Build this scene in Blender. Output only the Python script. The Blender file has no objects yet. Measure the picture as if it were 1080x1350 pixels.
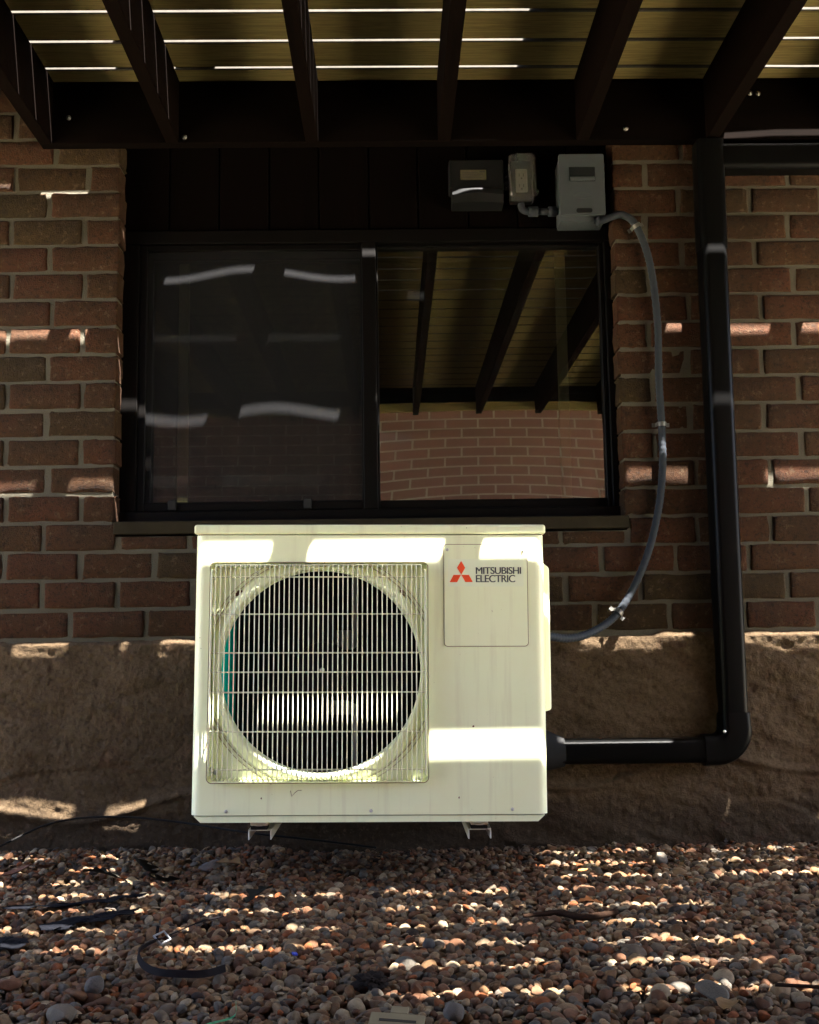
import bpy, bmesh, math, random
import numpy as np
from mathutils import Matrix, Vector
R = math.radians
random.seed(7)
rng = np.random.default_rng(11)
scene = bpy.context.scene
col = scene.collection

# ------------------------------------------------------------------ camera, sky, sun, exposure
cam_data = bpy.data.cameras.new('camera')
cam = bpy.data.objects.new('camera', cam_data)
col.objects.link(cam)
cam_data.sensor_fit = 'VERTICAL'
cam_data.sensor_height = 36.0
cam_data.lens = 38.13
cam_data.clip_start = 0.05
cam_data.clip_end = 3000
cam.matrix_world = Matrix.Translation((0, -3.12, 0.551)) @ (
    Matrix.Rotation(R(-1.0), 4, 'Z') @ Matrix.Rotation(R(90 + 6.98), 4, 'X') @ Matrix.Rotation(R(-0.85), 4, 'Z'))
scene.camera = cam

SUN = Vector((-0.307, 0.3205, -1.0)).normalized()      # direction the sunlight travels
world = bpy.data.worlds.new('World')
scene.world = world
world.use_nodes = True
wn = world.node_tree
wn.nodes.clear()
sky = wn.nodes.new('ShaderNodeTexSky')
sky.sky_type = 'NISHITA'
sky.sun_disc = False
sky.sun_elevation = math.asin(-SUN.z)
sky.sun_rotation = math.atan2(-SUN.x, -SUN.y)
sky.dust_density = 3.5
sky.air_density = 0.7
bg = wn.nodes.new('ShaderNodeBackground')
bg.inputs[1].default_value = 0.05
wo = wn.nodes.new('ShaderNodeOutputWorld')
wn.links.new(sky.outputs[0], bg.inputs[0])
wn.links.new(bg.outputs[0], wo.inputs[0])

sun_data = bpy.data.lights.new('sun', 'SUN')
sun_data.energy = 5.0
sun_data.angle = R(0.53)
sun_data.color = (1.0, 0.95, 0.88)
sun = bpy.data.objects.new('sun', sun_data)
col.objects.link(sun)
sun.rotation_euler = SUN.to_track_quat('-Z', 'Y').to_euler()
sun.location = (3, -3, 8)

vs = scene.view_settings
vs.view_transform = 'Standard'
vs.look = 'None'
vs.gamma = 1.0
vs.use_curve_mapping = False
vs.exposure = 5.05
scene.render.engine = 'CYCLES'
cy = scene.cycles
cy.use_denoising = True
cy.max_bounces = 10
cy.diffuse_bounces = 5
cy.glossy_bounces = 5
cy.transmission_bounces = 6
cy.transparent_max_bounces = 12
cy.caustics_reflective = False
cy.caustics_refractive = False
cy.sample_clamp_indirect = 6.0

# ------------------------------------------------------------------ helpers
def link(o, parent=None):
    col.objects.link(o)
    if parent is not None:
        o.parent = parent
    return o

def tag(o, label=None, cat=None, group=None, kind=None):
    if label: o['label'] = label
    if cat: o['category'] = cat
    if group: o['group'] = group
    if kind: o['kind'] = kind
    return o

def empty(name, loc=(0, 0, 0), rot=(0, 0, 0), parent=None):
    o = bpy.data.objects.new(name, None)
    o.empty_display_size = 0.05
    o.location = loc
    o.rotation_euler = rot
    return link(o, parent)

def mesh(name, verts, faces, mat, smooth=False):
    m = bpy.data.meshes.new(name)
    m.from_pydata([tuple(v) for v in verts], [], faces)
    if mat: m.materials.append(mat)
    if smooth:
        m.polygons.foreach_set('use_smooth', [True] * len(m.polygons))
    m.update()
    return m

def obj(name, me, parent=None, loc=(0, 0, 0), rot=(0, 0, 0)):
    o = bpy.data.objects.new(name, me)
    o.location = loc
    o.rotation_euler = rot
    return link(o, parent)

class MB:
    """Collects shapes of ONE part."""
    def __init__(s): s.v, s.f, s.sm = [], [], []
    def add(s, v, f, smooth=False):
        n = len(s.v); s.v += [tuple(p) for p in v]
        s.f += [tuple(i + n for i in q) for q in f]; s.sm += [smooth] * len(f)
    def box(s, x0, x1, y0, y1, z0, z1):
        v = [(x, y, z) for z in (z0, z1) for y in (y0, y1) for x in (x0, x1)]
        s.add(v, [(0, 2, 3, 1), (4, 5, 7, 6), (0, 1, 5, 4), (2, 6, 7, 3), (0, 4, 6, 2), (1, 3, 7, 5)])
    def bbox(s, x0, x1, y0, y1, z0, z1, r=0.002, seg=2):
        bm = bmesh.new()
        bmesh.ops.create_cube(bm, size=1)
        for p in bm.verts:
            p.co = Vector(((x0 + x1) / 2 + p.co.x * (x1 - x0), (y0 + y1) / 2 + p.co.y * (y1 - y0), (z0 + z1) / 2 + p.co.z * (z1 - z0)))
        bmesh.ops.bevel(bm, geom=bm.edges[:], offset=r, segments=seg, profile=0.5, affect='EDGES')
        s.bm(bm)
    def bm(s, bm, smooth=False):
        bm.verts.index_update()
        s.add([p.co[:] for p in bm.verts], [[p.index for p in f.verts] for f in bm.faces], smooth); bm.free()
    def prism(s, outline, y0, y1):
        """outline of (x, z), extruded along y (y0 nearer the camera)."""
        n = len(outline)
        s.add([(x, y0, z) for x, z in outline] + [(x, y1, z) for x, z in outline],
              [tuple(range(n)), tuple(range(2 * n - 1, n - 1, -1))] + [(i, i + n, (i + 1) % n + n, (i + 1) % n) for i in range(n)])
    def tube(s, pts, r, n=10, caps=True):
        P = [Vector(p) for p in pts]; k = len(P)
        rr = r if hasattr(r, '__len__') else [r] * k
        T = [(P[min(i + 1, k - 1)] - P[max(i - 1, 0)]).normalized() for i in range(k)]
        a = T[0].orthogonal().normalized(); V = []
        for i in range(k):
            a = (a - T[i] * a.dot(T[i])).normalized(); b = T[i].cross(a)
            V += [P[i] + (a * math.cos(2 * math.pi * j / n) + b * math.sin(2 * math.pi * j / n)) * rr[i] for j in range(n)]
        F = [(i * n + j, i * n + (j + 1) % n, (i + 1) * n + (j + 1) % n, (i + 1) * n + j) for i in range(k - 1) for j in range(n)]
        if caps: F += [tuple(range(n - 1, -1, -1)), tuple(range((k - 1) * n, k * n))]
        s.add(V, F, True)
    def lathe(s, prof, cx, cz, n=96, a0=0, a1=2 * math.pi):
        """profile of (radius, y) turned about the y axis through (cx, cz)."""
        full = abs(a1 - a0 - 2 * math.pi) < 1e-6; k = len(prof); m = n if full else n + 1; V = []
        for j in range(m):
            t = a0 + (a1 - a0) * j / n
            V += [(cx + r * math.cos(t), y, cz + r * math.sin(t)) for r, y in prof]
        F = [(j * k + i, j * k + i + 1, ((j + 1) % m) * k + i + 1, ((j + 1) % m) * k + i) for j in range(n) for i in range(k - 1)]
        s.add(V, F, True)
    def build(s, name, mat, parent=None, loc=(0, 0, 0), rot=(0, 0, 0)):
        m = mesh(name, s.v, s.f, mat)
        m.polygons.foreach_set('use_smooth', s.sm)
        m.update()
        return obj(name, m, parent, loc, rot)

def spline(pts, n):
    """Catmull-Rom through pts, n steps per span."""
    P = [np.array(p, float) for p in pts]; P = [2 * P[0] - P[1]] + P + [2 * P[-1] - P[-2]]; out = []
    for i in range(1, len(P) - 2):
        for j in range(n):
            t = j / n
            out.append(0.5 * (2 * P[i] + (P[i + 1] - P[i - 1]) * t + (2 * P[i - 1] - 5 * P[i] + 4 * P[i + 1] - P[i + 2]) * t * t
                              + (3 * P[i] - P[i - 1] - 3 * P[i + 1] + P[i + 2]) * t ** 3))
    out.append(P[-2]); return out

def rrect(x0, x1, z0, z1, r, n=5):
    out = []
    for cx, cz, a in ((x1 - r, z1 - r, 0), (x0 + r, z1 - r, 90), (x0 + r, z0 + r, 180), (x1 - r, z0 + r, 270)):
        for i in range(n + 1):
            t = R(a + 90 * i / n); out.append((cx + r * math.cos(t), cz + r * math.sin(t)))
    return out          # counter-clockwise in (x, z)

# smooth value noise on numpy arrays, for relief that is real geometry
def vnoise(x, y, seed, f):
    g = np.random.default_rng(seed).random((64, 64))
    x = np.asarray(x) * f + 100.3; y = np.asarray(y) * f + 57.7
    xi = np.floor(x).astype(int); yi = np.floor(y).astype(int); u = x - xi; v = y - yi
    u = u * u * (3 - 2 * u); v = v * v * (3 - 2 * v)
    q = lambda a, b: g[a % 64, b % 64]
    return (q(xi, yi) * (1 - u) + q(xi + 1, yi) * u) * (1 - v) + (q(xi, yi + 1) * (1 - u) + q(xi + 1, yi + 1) * u) * v

# ------------------------------------------------------------------ materials
class NT:
    def __init__(s, name):
        s.m = bpy.data.materials.new(name); s.m.use_nodes = True
        s.t = s.m.node_tree; s.b = s.t.nodes['Principled BSDF']; s.out = s.t.nodes['Material Output']
    def n(s, typ, **kw):
        x = s.t.nodes.new('ShaderNode' + typ)
        for k, v in kw.items():
            if k in x.inputs: x.inputs[k].default_value = v
            else: setattr(x, k, v)
        return x
    def l(s, a, b): s.t.links.new(a, b)
    def coord(s, scale=(1, 1, 1), rand=0.0, out='Object'):
        c = s.n('TexCoord'); mp = s.n('Mapping'); mp.inputs['Scale'].default_value = scale
        s.l(c.outputs[out], mp.inputs['Vector'])
        if rand:
            oi = s.n('ObjectInfo'); mu = s.n('Math', operation='MULTIPLY'); mu.inputs[1].default_value = rand
            s.l(oi.outputs['Random'], mu.inputs[0]); s.l(mu.outputs[0], mp.inputs['Location'])
        return mp.outputs[0]
    def noise(s, vec, scale, detail=4, rough=0.6, out=0):
        x = s.n('TexNoise'); x.inputs['Scale'].default_value = scale; x.inputs['Detail'].default_value = detail
        x.inputs['Roughness'].default_value = rough
        if vec is not None: s.l(vec, x.inputs['Vector'])
        return x.outputs[out]
    def ramp(s, fac, stops, interp='LINEAR'):
        x = s.n('ValToRGB'); e = x.color_ramp.elements; x.color_ramp.interpolation = interp
        while len(e) < len(stops): e.new(0.5)
        for el, (p, c) in zip(e, stops):
            el.position = p; el.color = (c, c, c, 1) if not hasattr(c, '__len__') else (*c, 1)
        s.l(fac, x.inputs[0]); return x.outputs[0]
    def mix(s, fac, a, b, mode='MIX'):
        x = s.n('Mix', data_type='RGBA', blend_type=mode)
        for i, val in ((0, fac), (6, a), (7, b)):
            if hasattr(val, 'is_linked'): s.l(val, x.inputs[i])
            else: x.inputs[i].default_value = val if i == 0 else (*val, 1)
        return x.outputs[2]
    def bump(s, h, strength=0.3, dist=0.002):
        x = s.n('Bump'); x.inputs['Strength'].default_value = strength; x.inputs['Distance'].default_value = dist
        s.l(h, x.inputs['Height']); s.l(x.outputs[0], s.b.inputs['Normal']); return x
    def base(s, c):
        if hasattr(c, 'is_linked'): s.l(c, s.b.inputs['Base Color'])
        else: s.b.inputs['Base Color'].default_value = (*c, 1)
        return s
    def rough(s, r):
        if hasattr(r, 'is_linked'): s.l(r, s.b.inputs['Roughness'])
        else: s.b.inputs['Roughness'].default_value = r
        return s

def simple(name, c, rough=0.6, var=0.15, scale=30, metal=0.0, bump=0.0):
    t = NT(name); v = t.coord()
    f = t.noise(v, scale, 5)
    t.base(t.mix(f, tuple(x * (1 - var) for x in c), tuple(min(1, x * (1 + var)) for x in c))).rough(rough)
    t.b.inputs['Metallic'].default_value = metal
    if max(c) < .06: t.b.inputs['Specular IOR Level'].default_value = .07
    if bump: t.bump(f, bump, 0.002)
    return t.m

M = {}
# bricks: each object its own tone
t = NT('brick'); oi = t.n('ObjectInfo'); v = t.coord(rand=37.0)
tone = t.ramp(oi.outputs['Random'], [(0, (.052, .0195, .0082)), (.25, (.060, .0205, .0088)), (.5, (.046, .0200, .0072)), (.72, (.056, .0190, .0082)), (.86, (.036, .0205, .0064)), (1, (.029, .0195, .0066))])
f1 = t.noise(v, 14, 6, .7); f2 = t.noise(v, 120, 4, .7); f3 = t.noise(v, 420, 2)
gw = t.n('NewGeometry'); big = t.noise(gw.outputs['Position'], 3.5, 5, .65); sml = t.noise(gw.outputs['Position'], 38, 5, .75)
c = t.mix(t.ramp(f1, [(.3, 0), (.7, 1)]), tone, (.026, .012, .006)); c = t.mix(.55, tone, c)
c = t.mix(t.ramp(f2, [(.53, 0), (.64, .75)]), c, (.012, .007, .005))
c = t.mix(t.ramp(f1, [(.60, 0), (.78, .30)]), c, (.11, .085, .06))
c = t.mix(t.ramp(big, [(.42, .55), (.62, 0)]), c, (.020, .0125, .0055)); c = t.mix(t.ramp(sml, [(.56, 0), (.66, .6)]), c, (.085, .058, .034)); c = t.mix(t.ramp(sml, [(.34, .8), (.44, 0)]), c, (.012, .007, .0045))
hh = t.n('Math', operation='ADD'); t.l(f2, hh.inputs[0]); t.l(f3, hh.inputs[1])
t.base(c).rough(.95); t.b.inputs['Specular IOR Level'].default_value = .15; t.bump(hh.outputs[0], .9, .0045); M['brick'] = t.m
t = NT('mortar'); v = t.coord(); f1 = t.noise(v, 9, 6); f2 = t.noise(v, 220, 4)
t.base(t.mix(t.mix(.5, f1, f2), (.026, .022, .013), (.082, .071, .046))).rough(.95); t.bump(f2, .8, .003); M['mortar'] = t.m
# parged foundation
t = NT('stucco'); v = t.coord(); f1 = t.noise(v, 2.3, 8, .65); f2 = t.noise(v, 90, 5, .7); f3 = t.noise(v, 7, 6, .7)
c = t.mix(t.ramp(f1, [(.35, 0), (.65, 1)]), (.056, .0365, .0195), (.078, .053, .0300))
c = t.mix(t.ramp(f3, [(.58, 0), (.66, .5)]), c, (.060, .031, .0165))
sp = t.n('SeparateXYZ'); t.l(v, sp.inputs[0])
damp = t.n('Math', operation='MULTIPLY_ADD'); t.l(f3, damp.inputs[0]); damp.inputs[1].default_value = -.16; t.l(sp.outputs['Z'], damp.inputs[2])
c = t.mix(t.ramp(damp.outputs[0], [(0.0, .65), (.045, 0)]), c, (.022, .016, .011))
vor = t.n('TexVoronoi', feature='DISTANCE_TO_EDGE'); vor.inputs['Scale'].default_value = 2.6
wv = t.mix(.12, v, t.noise(v, 5, 5, out=1)); t.l(wv, vor.inputs['Vector'])
crack = t.ramp(vor.outputs['Distance'], [(0, 1), (.006, 0)])
c = t.mix(t.mix(1.0, crack, t.ramp(t.noise(v, 1.7, 2), [(.55, 0), (.62, .7)]), 'MULTIPLY'), c, (.06, .03, .02))
c = t.mix(t.ramp(f2, [(.38, .5), (.50, 0)]), c, (.026, .016, .009)); c = t.mix(t.ramp(f2, [(.56, 0), (.68, .45)]), c, (.115, .082, .05))
t.base(c).rough(.95); t.b.inputs['Specular IOR Level'].default_value = .15; t.bump(f2, 1.0, .006); M['stucco'] = t.m
M['facing_mortar'] = simple('pale_mortar', (.34, .33, .30), .95, .2, 30)
M['sill'] = simple('sill_concrete', (.022, .0175, .0105), .95, .4, 14, bump=.4)
# woods
def wood(name, a, b, grain=(1.4, 42, 42), knots=True, rough=.75):
    t = NT(name); v = t.coord(grain, rand=20.0); v2 = t.coord((1, 1, 1), rand=20.0)
    dist = t.noise(v2, 3.0, 3, out=1); vv = t.mix(.08, v, dist)
    w = t.noise(vv, 1.0, 6, .65); fine = t.noise(v, 6.0, 3)
    c = t.mix(t.ramp(w, [(.36, 0), (.46, .7), (.50, .15), (.56, .8), (.60, .3), (.68, 1)]), a, b)
    if knots:
        vo = t.n('TexVoronoi'); vo.inputs['Scale'].default_value = 1.0
        kv = t.coord((2.2, 9, 1), rand=31.0); t.l(t.mix(.06, kv, t.noise(kv, 4, 3, out=1)), vo.inputs['Vector'])
        c = t.mix(t.ramp(vo.outputs['Distance'], [(.015, 1), (.045, 0)]), c, tuple(x * .35 for x in a))
    t.base(t.mix(.25, c, fine, 'MULTIPLY')).rough(rough); t.b.inputs['Specular IOR Level'].default_value = .12 if a[0] > .05 else .02; t.bump(w, .3, .002); M[name] = t.m
wood('deck_wood', (.115, .086, .030), (.24, .185, .072))
M['board_edge'] = simple('shaded_board_edge', (.055, .050, .042), .9, .4, 40)  # edges coloured darker to dim the bounced light in the gaps
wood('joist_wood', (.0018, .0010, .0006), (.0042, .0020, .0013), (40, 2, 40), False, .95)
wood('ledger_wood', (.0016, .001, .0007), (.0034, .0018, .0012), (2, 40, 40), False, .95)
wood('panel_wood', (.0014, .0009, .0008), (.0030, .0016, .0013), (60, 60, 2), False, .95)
wood('twig', (.018, .010, .007), (.035, .020, .013), (60, 60, 60), False, .85)
# cream enamel of the unit
t = NT('cream_enamel'); v = t.coord(); f1 = t.noise(v, 5, 6, .7); st = t.coord((40, 40, 2.2)); f2 = t.noise(st, 1.0, 4)
f3 = t.noise(v, 160, 2)
c = t.mix(t.ramp(f1, [(.4, 0), (.75, .5)]), (.835, .88, .600), (.79, .81, .50))
c = t.mix(t.ramp(f2, [(.52, 0), (.8, .42)]), c, (.55, .51, .33))
c = t.mix(t.ramp(f3, [(.74, 0), (.78, .7)]), c, (.22, .13, .07))
t.base(c).rough(.42); t.bump(t.noise(v, 500, 2), .04, .0005); M['cream'] = t.m
M['wire'] = simple('cream_wire_coating', (.70, .70, .52), .45, .12, 60)
M['ring'] = simple('grimy_ring', (.42, .38, .24), .6, .3, 60)
M['groove'] = simple('brown_seam', (.16, .09, .04), .8, .3, 60)
M['rust'] = simple('rust_spot', (.13, .05, .02), .9, .3, 90)
M['nameplate'] = simple('nameplate_film', (.80, .85, .61), .5, .03)
M['red_print'] = simple('red_print', (.88, .085, .02), .5, .03)
M['dark_print'] = simple('charcoal_print', (.055, .06, .062), .5, .05)
M['steel'] = simple('zinc_steel', (.55, .55, .53), .35, .2, 80, metal=.9)
M['old_bolt'] = simple('weathered_bolt', (.12, .115, .10), .5, .3, 80, metal=.7)
M['galv'] = simple('painted_white_steel', (.62, .61, .57), .45, .12, 40)
M['rubber'] = simple('black_rubber', (.018, .018, .018), .8)
M['fan'] = simple('black_fan_plastic', (.003, .003, .003), .6, .2)
M['motor'] = simple('galvanised_bracket', (.30, .30, .29), .55, .2)
M['dark_inside'] = simple('dark_inside', (.002, .002, .002), .8)
t = NT('teal_coil'); v = t.coord((1, 700, 1)); wv = t.n('TexWave', bands_direction='Y'); wv.inputs['Scale'].default_value = .35; t.l(v, wv.inputs['Vector'])
cc = t.mix(wv.outputs[1], (.0, .20, .15), (.0, .55, .40)); t.base(cc).rough(.5)
tr = t.n('BsdfTranslucent'); t.l(cc, tr.inputs[0]); mx = t.n('MixShader'); mx.inputs[0].default_value = .75
t.l(t.b.outputs[0], mx.inputs[1]); t.l(tr.outputs[0], mx.inputs[2]); t.l(mx.outputs[0], t.out.inputs[0]); M['teal'] = t.m
M['coil_shaded'] = simple('shaded_coil_fins', (.003, .006, .005), .6, .3, 200)  # same coil as the teal one, its shade put into the colour
# plastics, metals of the fittings
M['frame'] = simple('bronze_frame', (.002, .0016, .0014), .5, .25, 25)
M['duct'] = simple('black_duct_plastic', (.0022, .0022, .0022), .34, .25, 40)
M['grey_pvc'] = simple('grey_conduit', (.026, .030, .036), .6, .15, 60)
M['grey_box'] = simple('grey_enamel_box', (.045, .052, .057), .5, .08, 40)
M['grey_dark'] = simple('grey_shadow_gap', (.010, .011, .012), .6)  # dark grey painting the shade of the box's recess and slot
M['vent'] = simple('dark_vent_plastic', (.007, .0073, .0075), .45, .25, 30)
M['sticker'] = simple('aged_label', (.055, .05, .03), .6, .25, 120)
M['print'] = simple('label_print', (.04, .035, .03), .7)
M['white_plastic'] = simple('white_outlet', (.16, .16, .13), .45, .05)
M['cable'] = simple('black_cable', (.012, .012, .012), .5)
M['strap'] = simple('black_strap', (.010, .008, .009), .75, .2)
M['buckle'] = simple('grey_buckle', (.2, .2, .2), .5, .15)
M['fabric'] = simple('weed_fabric', (.006, .0065, .009), .75, .5, 60, bump=.6)
M['beige'] = simple('beige_plastic', (.17, .135, .075), .6, .2, 50)
M['green'] = simple('green_tape', (.03, .22, .09), .5, .2)
M['blue'] = simple('blue_plastic', (.01, .03, .35), .5)
M['bark'] = simple('dark_bark', (.018, .014, .012), .95, .5, 60, bump=.8)
M['leaf_brown'] = simple('brown_leaf', (.09, .03, .012), .7, .4, 40)
M['leaf_orange'] = simple('orange_leaf', (.30, .10, .02), .7, .35, 40)
M['leaf_tan'] = simple('tan_leaf', (.14, .075, .024), .7, .35, 40)
M['leaf_dark'] = simple('dark_rotting_leaf', (.014, .013, .010), .85, .5, 40)
M['room'] = simple('dark_room', (.012, .010, .007), .9)
M['pale_strip'] = simple('pale_trim', (.16, .15, .08), .7, .06)
M['mat'] = simple('blocker_mat', (.06, .045, .03), .95, .4, 200)
# clear plastic cover
t = NT('clear_plastic'); t.base((.9, .9, .86)).rough(.08); t.b.inputs['Transmission Weight'].default_value = 1.0; t.b.inputs['IOR'].default_value = 1.3
tp = t.n('BsdfTransparent'); tp.inputs[0].default_value = (.78, .78, .74, 1); mx = t.n('MixShader'); fr = t.n('Fresnel'); fr.inputs[0].default_value = 1.5
gl = t.n('BsdfGlossy'); gl.inputs['Roughness'].default_value = .1; df = t.n('BsdfDiffuse'); df.inputs[0].default_value = (.6, .6, .55, 1)
m2 = t.n('MixShader'); m2.inputs[0].default_value = .06
t.l(fr.outputs[0], mx.inputs[0]); t.l(tp.outputs[0], mx.inputs[1]); t.l(gl.outputs[0], mx.inputs[2])
t.l(mx.outputs[0], m2.inputs[1]); t.l(df.outputs[0], m2.inputs[2]); t.l(m2.outputs[0], t.out.inputs[0]); M['clear'] = t.m
# coated, slightly dusty window glass (reflects, lets some light through, a little dust)
def glass(name, refl, dust):
    t = NT(name); tp = t.n('BsdfTransparent'); tp.inputs[0].default_value = (.55, .56, .50, 1)
    gl = t.n('BsdfGlossy'); gl.inputs['Roughness'].default_value = .004; gl.inputs[0].default_value = (.92, .95, .90, 1)
    df = t.n('BsdfDiffuse'); df.inputs[0].default_value = (.55, .55, .52, 1)
    a = t.n('MixShader'); a.inputs[0].default_value = refl; b = t.n('MixShader')
    v = t.coord(); d = t.noise(v, 6, 6, .7); sp = t.noise(v, 300, 2)
    dm = t.n('Math', operation='MULTIPLY'); t.l(t.ramp(d, [(.3, .35), (.75, 1)]), dm.inputs[0]); dm.inputs[1].default_value = dust
    dm2 = t.n('Math', operation='ADD'); t.l(dm.outputs[0], dm2.inputs[0]); t.l(t.ramp(sp, [(.76, 0), (.80, .25)]), dm2.inputs[1])
    t.l(dm2.outputs[0], b.inputs[0]); t.l(tp.outputs[0], a.inputs[1]); t.l(gl.outputs[0], a.inputs[2]); t.l(a.outputs[0], b.inputs[1]); t.l(df.outputs[0], b.inputs[2])
    t.l(b.outputs[0], t.out.inputs[0]); M[name] = t.m
glass('pane_glass', .36, .005)
glass('screened_glass', .13, .006)
t = NT('insect_mesh'); v = t.coord((1, 1, 1))
tp = t.n('BsdfTransparent'); df = t.n('BsdfDiffuse'); df.inputs[0].default_value = (.019, .019, .020, 1); mx = t.n('MixShader')
def grid_line(axis):
    sp_ = t.n('SeparateXYZ'); t.l(v, sp_.inputs[0]); mu = t.n('Math', operation='MULTIPLY'); mu.inputs[1].default_value = 1 / .0016; t.l(sp_.outputs[axis], mu.inputs[0])
    fr_ = t.n('Math', operation='FRACT'); t.l(mu.outputs[0], fr_.inputs[0]); lt = t.n('Math', operation='LESS_THAN'); lt.inputs[1].default_value = .24; t.l(fr_.outputs[0], lt.inputs[0]); return lt.outputs[0]
mxm = t.n('Math', operation='MAXIMUM'); t.l(grid_line('X'), mxm.inputs[0]); t.l(grid_line('Z'), mxm.inputs[1])
t.l(mxm.outputs[0], mx.inputs[0]); t.l(tp.outputs[0], mx.inputs[1]); t.l(df.outputs[0], mx.inputs[2]); t.l(mx.outputs[0], t.out.inputs[0]); M['screen'] = t.m
# ground and pebbles
t = NT('soil'); v = t.coord(); f1 = t.noise(v, 3, 8, .7)
t.base(t.mix(f1, (.010, .007, .005), (.03, .022, .015))).rough(1.0); t.bump(t.noise(v, 60, 5), .8, .01); M['soil'] = t.m
def pebble_mat(name, stops):
    t = NT(name); oi = t.n('ObjectInfo'); v = t.coord(rand=53.0)
    tone = t.ramp(oi.outputs['Random'], stops, 'CONSTANT')
    f1 = t.noise(v, 1.3, 5, .65); f2 = t.noise(v, 9, 3, .6)
    c = t.mix(t.ramp(f1, [(.35, 0), (.65, 1)]), tone, t.mix(.5, tone, (.045, .021, .010)))
    c = t.mix(t.ramp(f2, [(.60, 0), (.72, .4)]), c, (.018, .011, .007))
    t.base(c).rough(.8); t.b.inputs['Specular IOR Level'].default_value = .25; t.bump(f2, .25, .06); M[name] = t.m
PB = [(.50, .40, .30), (.36, .25, .16), (.22, .125, .075), (.40, .27, .20), (.31, .28, .25), (.43, .20, .09), (.56, .50, .42), (.25, .19, .14), (.38, .33, .27), (.26, .26, .26), (.30, .18, .12), (.07, .06, .055)]
pebble_mat('pebble', list(zip((0, .12, .26, .36, .46, .56, .62, .70, .78, .84, .90, .96), [(r_ ** 1.5 * .60, g_ ** 1.5 * .55, b_ ** 1.5 * .445) for r_, g_, b_ in PB])))

# ------------------------------------------------------------------ ground
s = MB(); s.add([(-600, -600, -.03), (600, -600, -.03), (600, 600, -.03), (-600, 600, -.03)], [(0, 1, 2, 3)])
tag(s.build('ground', M['soil']), 'dark soil ground under the gravel bed', None, None, 'structure')

t = NT('bounce_gravel'); v = t.coord(); vo = t.n('TexVoronoi'); vo.inputs['Scale'].default_value = 55; t.l(v, vo.inputs['Vector'])
t.base(t.mix(.6, t.mix(t.noise(v, 2, 5), (.30, .27, .185), (.40, .36, .25)), vo.outputs['Color'], 'SOFT_LIGHT')).rough(.9); t.bump(vo.outputs['Distance'], .8, .01); M['bounce_gravel'] = t.m
for x0, x1 in ((-14, -1.44), (1.64, 14)):
    s = MB(); s.add([(x0, -3.74, -.006), (x1, -3.74, -.006), (x1, -.001, -.006), (x0, -.001, -.006)], [(0, 1, 2, 3)])
    tag(s.build('bounce_gravel', M['bounce_gravel']), 'unseen gravel strip added beside the pebble bed to bounce light', None, None, 'structure')  # out-of-view gravel, added pale to bounce warm sunlight in

# ------------------------------------------------------------------ house wall: bricks, mortar, foundation, sill, panel boards
wall = empty('house_wall')
tag(wall, 'red brown brick house wall above a rough parged foundation', 'wall')
XL, XR = -.798, .681                      # window opening
CO, Z0 = .0831, .913                      # course height, sill joint
def brick_mesh(w, h, seed, d=.095):
    r = np.random.default_rng(seed); nx, nz = 9, 5
    xs = np.concatenate([[0, .005], np.linspace(.02, w - .02, nx - 4), [w - .005, w]]) if w > .06 else np.linspace(0, w, nx)
    zs = np.concatenate([[0, .004], [h / 2], [h - .004, h]])
    V = []
    for j, z in enumerate(zs):
        for i, x in enumerate(xs):
            e = (i in (0, nx - 1)) or (j in (0, nz - 1))
            y = (.0018 + r.random() * .0028) if e else r.normal(0, .0005)
            if e and i in (0, nx - 1) and j in (0, nz - 1): y += r.random() * .006
            jx = r.normal(0, .0014) if e else 0; jz = r.normal(0, .0011) if e else 0
            V.append((x + jx, y, z + jz))
    F = [(j * nx + i, j * nx + i + 1, (j + 1) * nx + i + 1, (j + 1) * nx + i) for j in range(nz - 1) for i in range(nx - 1)]
    ring = [i for i in range(nx)] + [j * nx + nx - 1 for j in range(1, nz)] + [(nz - 1) * nx + i for i in range(nx - 2, -1, -1)] + [j * nx for j in range(nz - 2, 0, -1)]
    n0 = len(V); V += [(V[i][0], d, V[i][2]) for i in ring]; k = len(ring)
    F += [(ring[(q + 1) % k], ring[q], n0 + q, n0 + (q + 1) % k) for q in range(k)]
    me = mesh('brick', V, F, M['brick'])
    me.polygons.foreach_set('use_smooth', [q < (nx - 1) * (nz - 1) for q in range(len(F))])
    return me
cache = {}
def put_brick(x0, x1, z0, z1, k):
    w, h = round(x1 - x0, 3), round(z1 - z0, 3)
    if w < .02: return
    key = (w, h, k % 5)
    if key not in cache: cache[key] = brick_mesh(w, h, len(cache) + 3)
    obj('brick', cache[key], wall, (x0, random.gauss(0, .0013), z0 + random.gauss(0, .0006)), (random.gauss(0, .004), 0, random.gauss(0, .004)))
JH, JV = .0105, .0145
def course(z0, z1, joints, xa, xb):
    js = sorted(j for j in joints if xa + .03 < j < xb - .03); e = [xa] + js + [xb]
    for i in range(len(e) - 1):
        a = e[i] + (JV / 2 if i > 0 else 0) + random.gauss(0, .001); b = e[i + 1] - (JV / 2 if i < len(e) - 2 else 0) + random.gauss(0, .001)
        put_brick(a, b, z0 + JH / 2, z1 - JH / 2, random.randrange(50))
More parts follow.
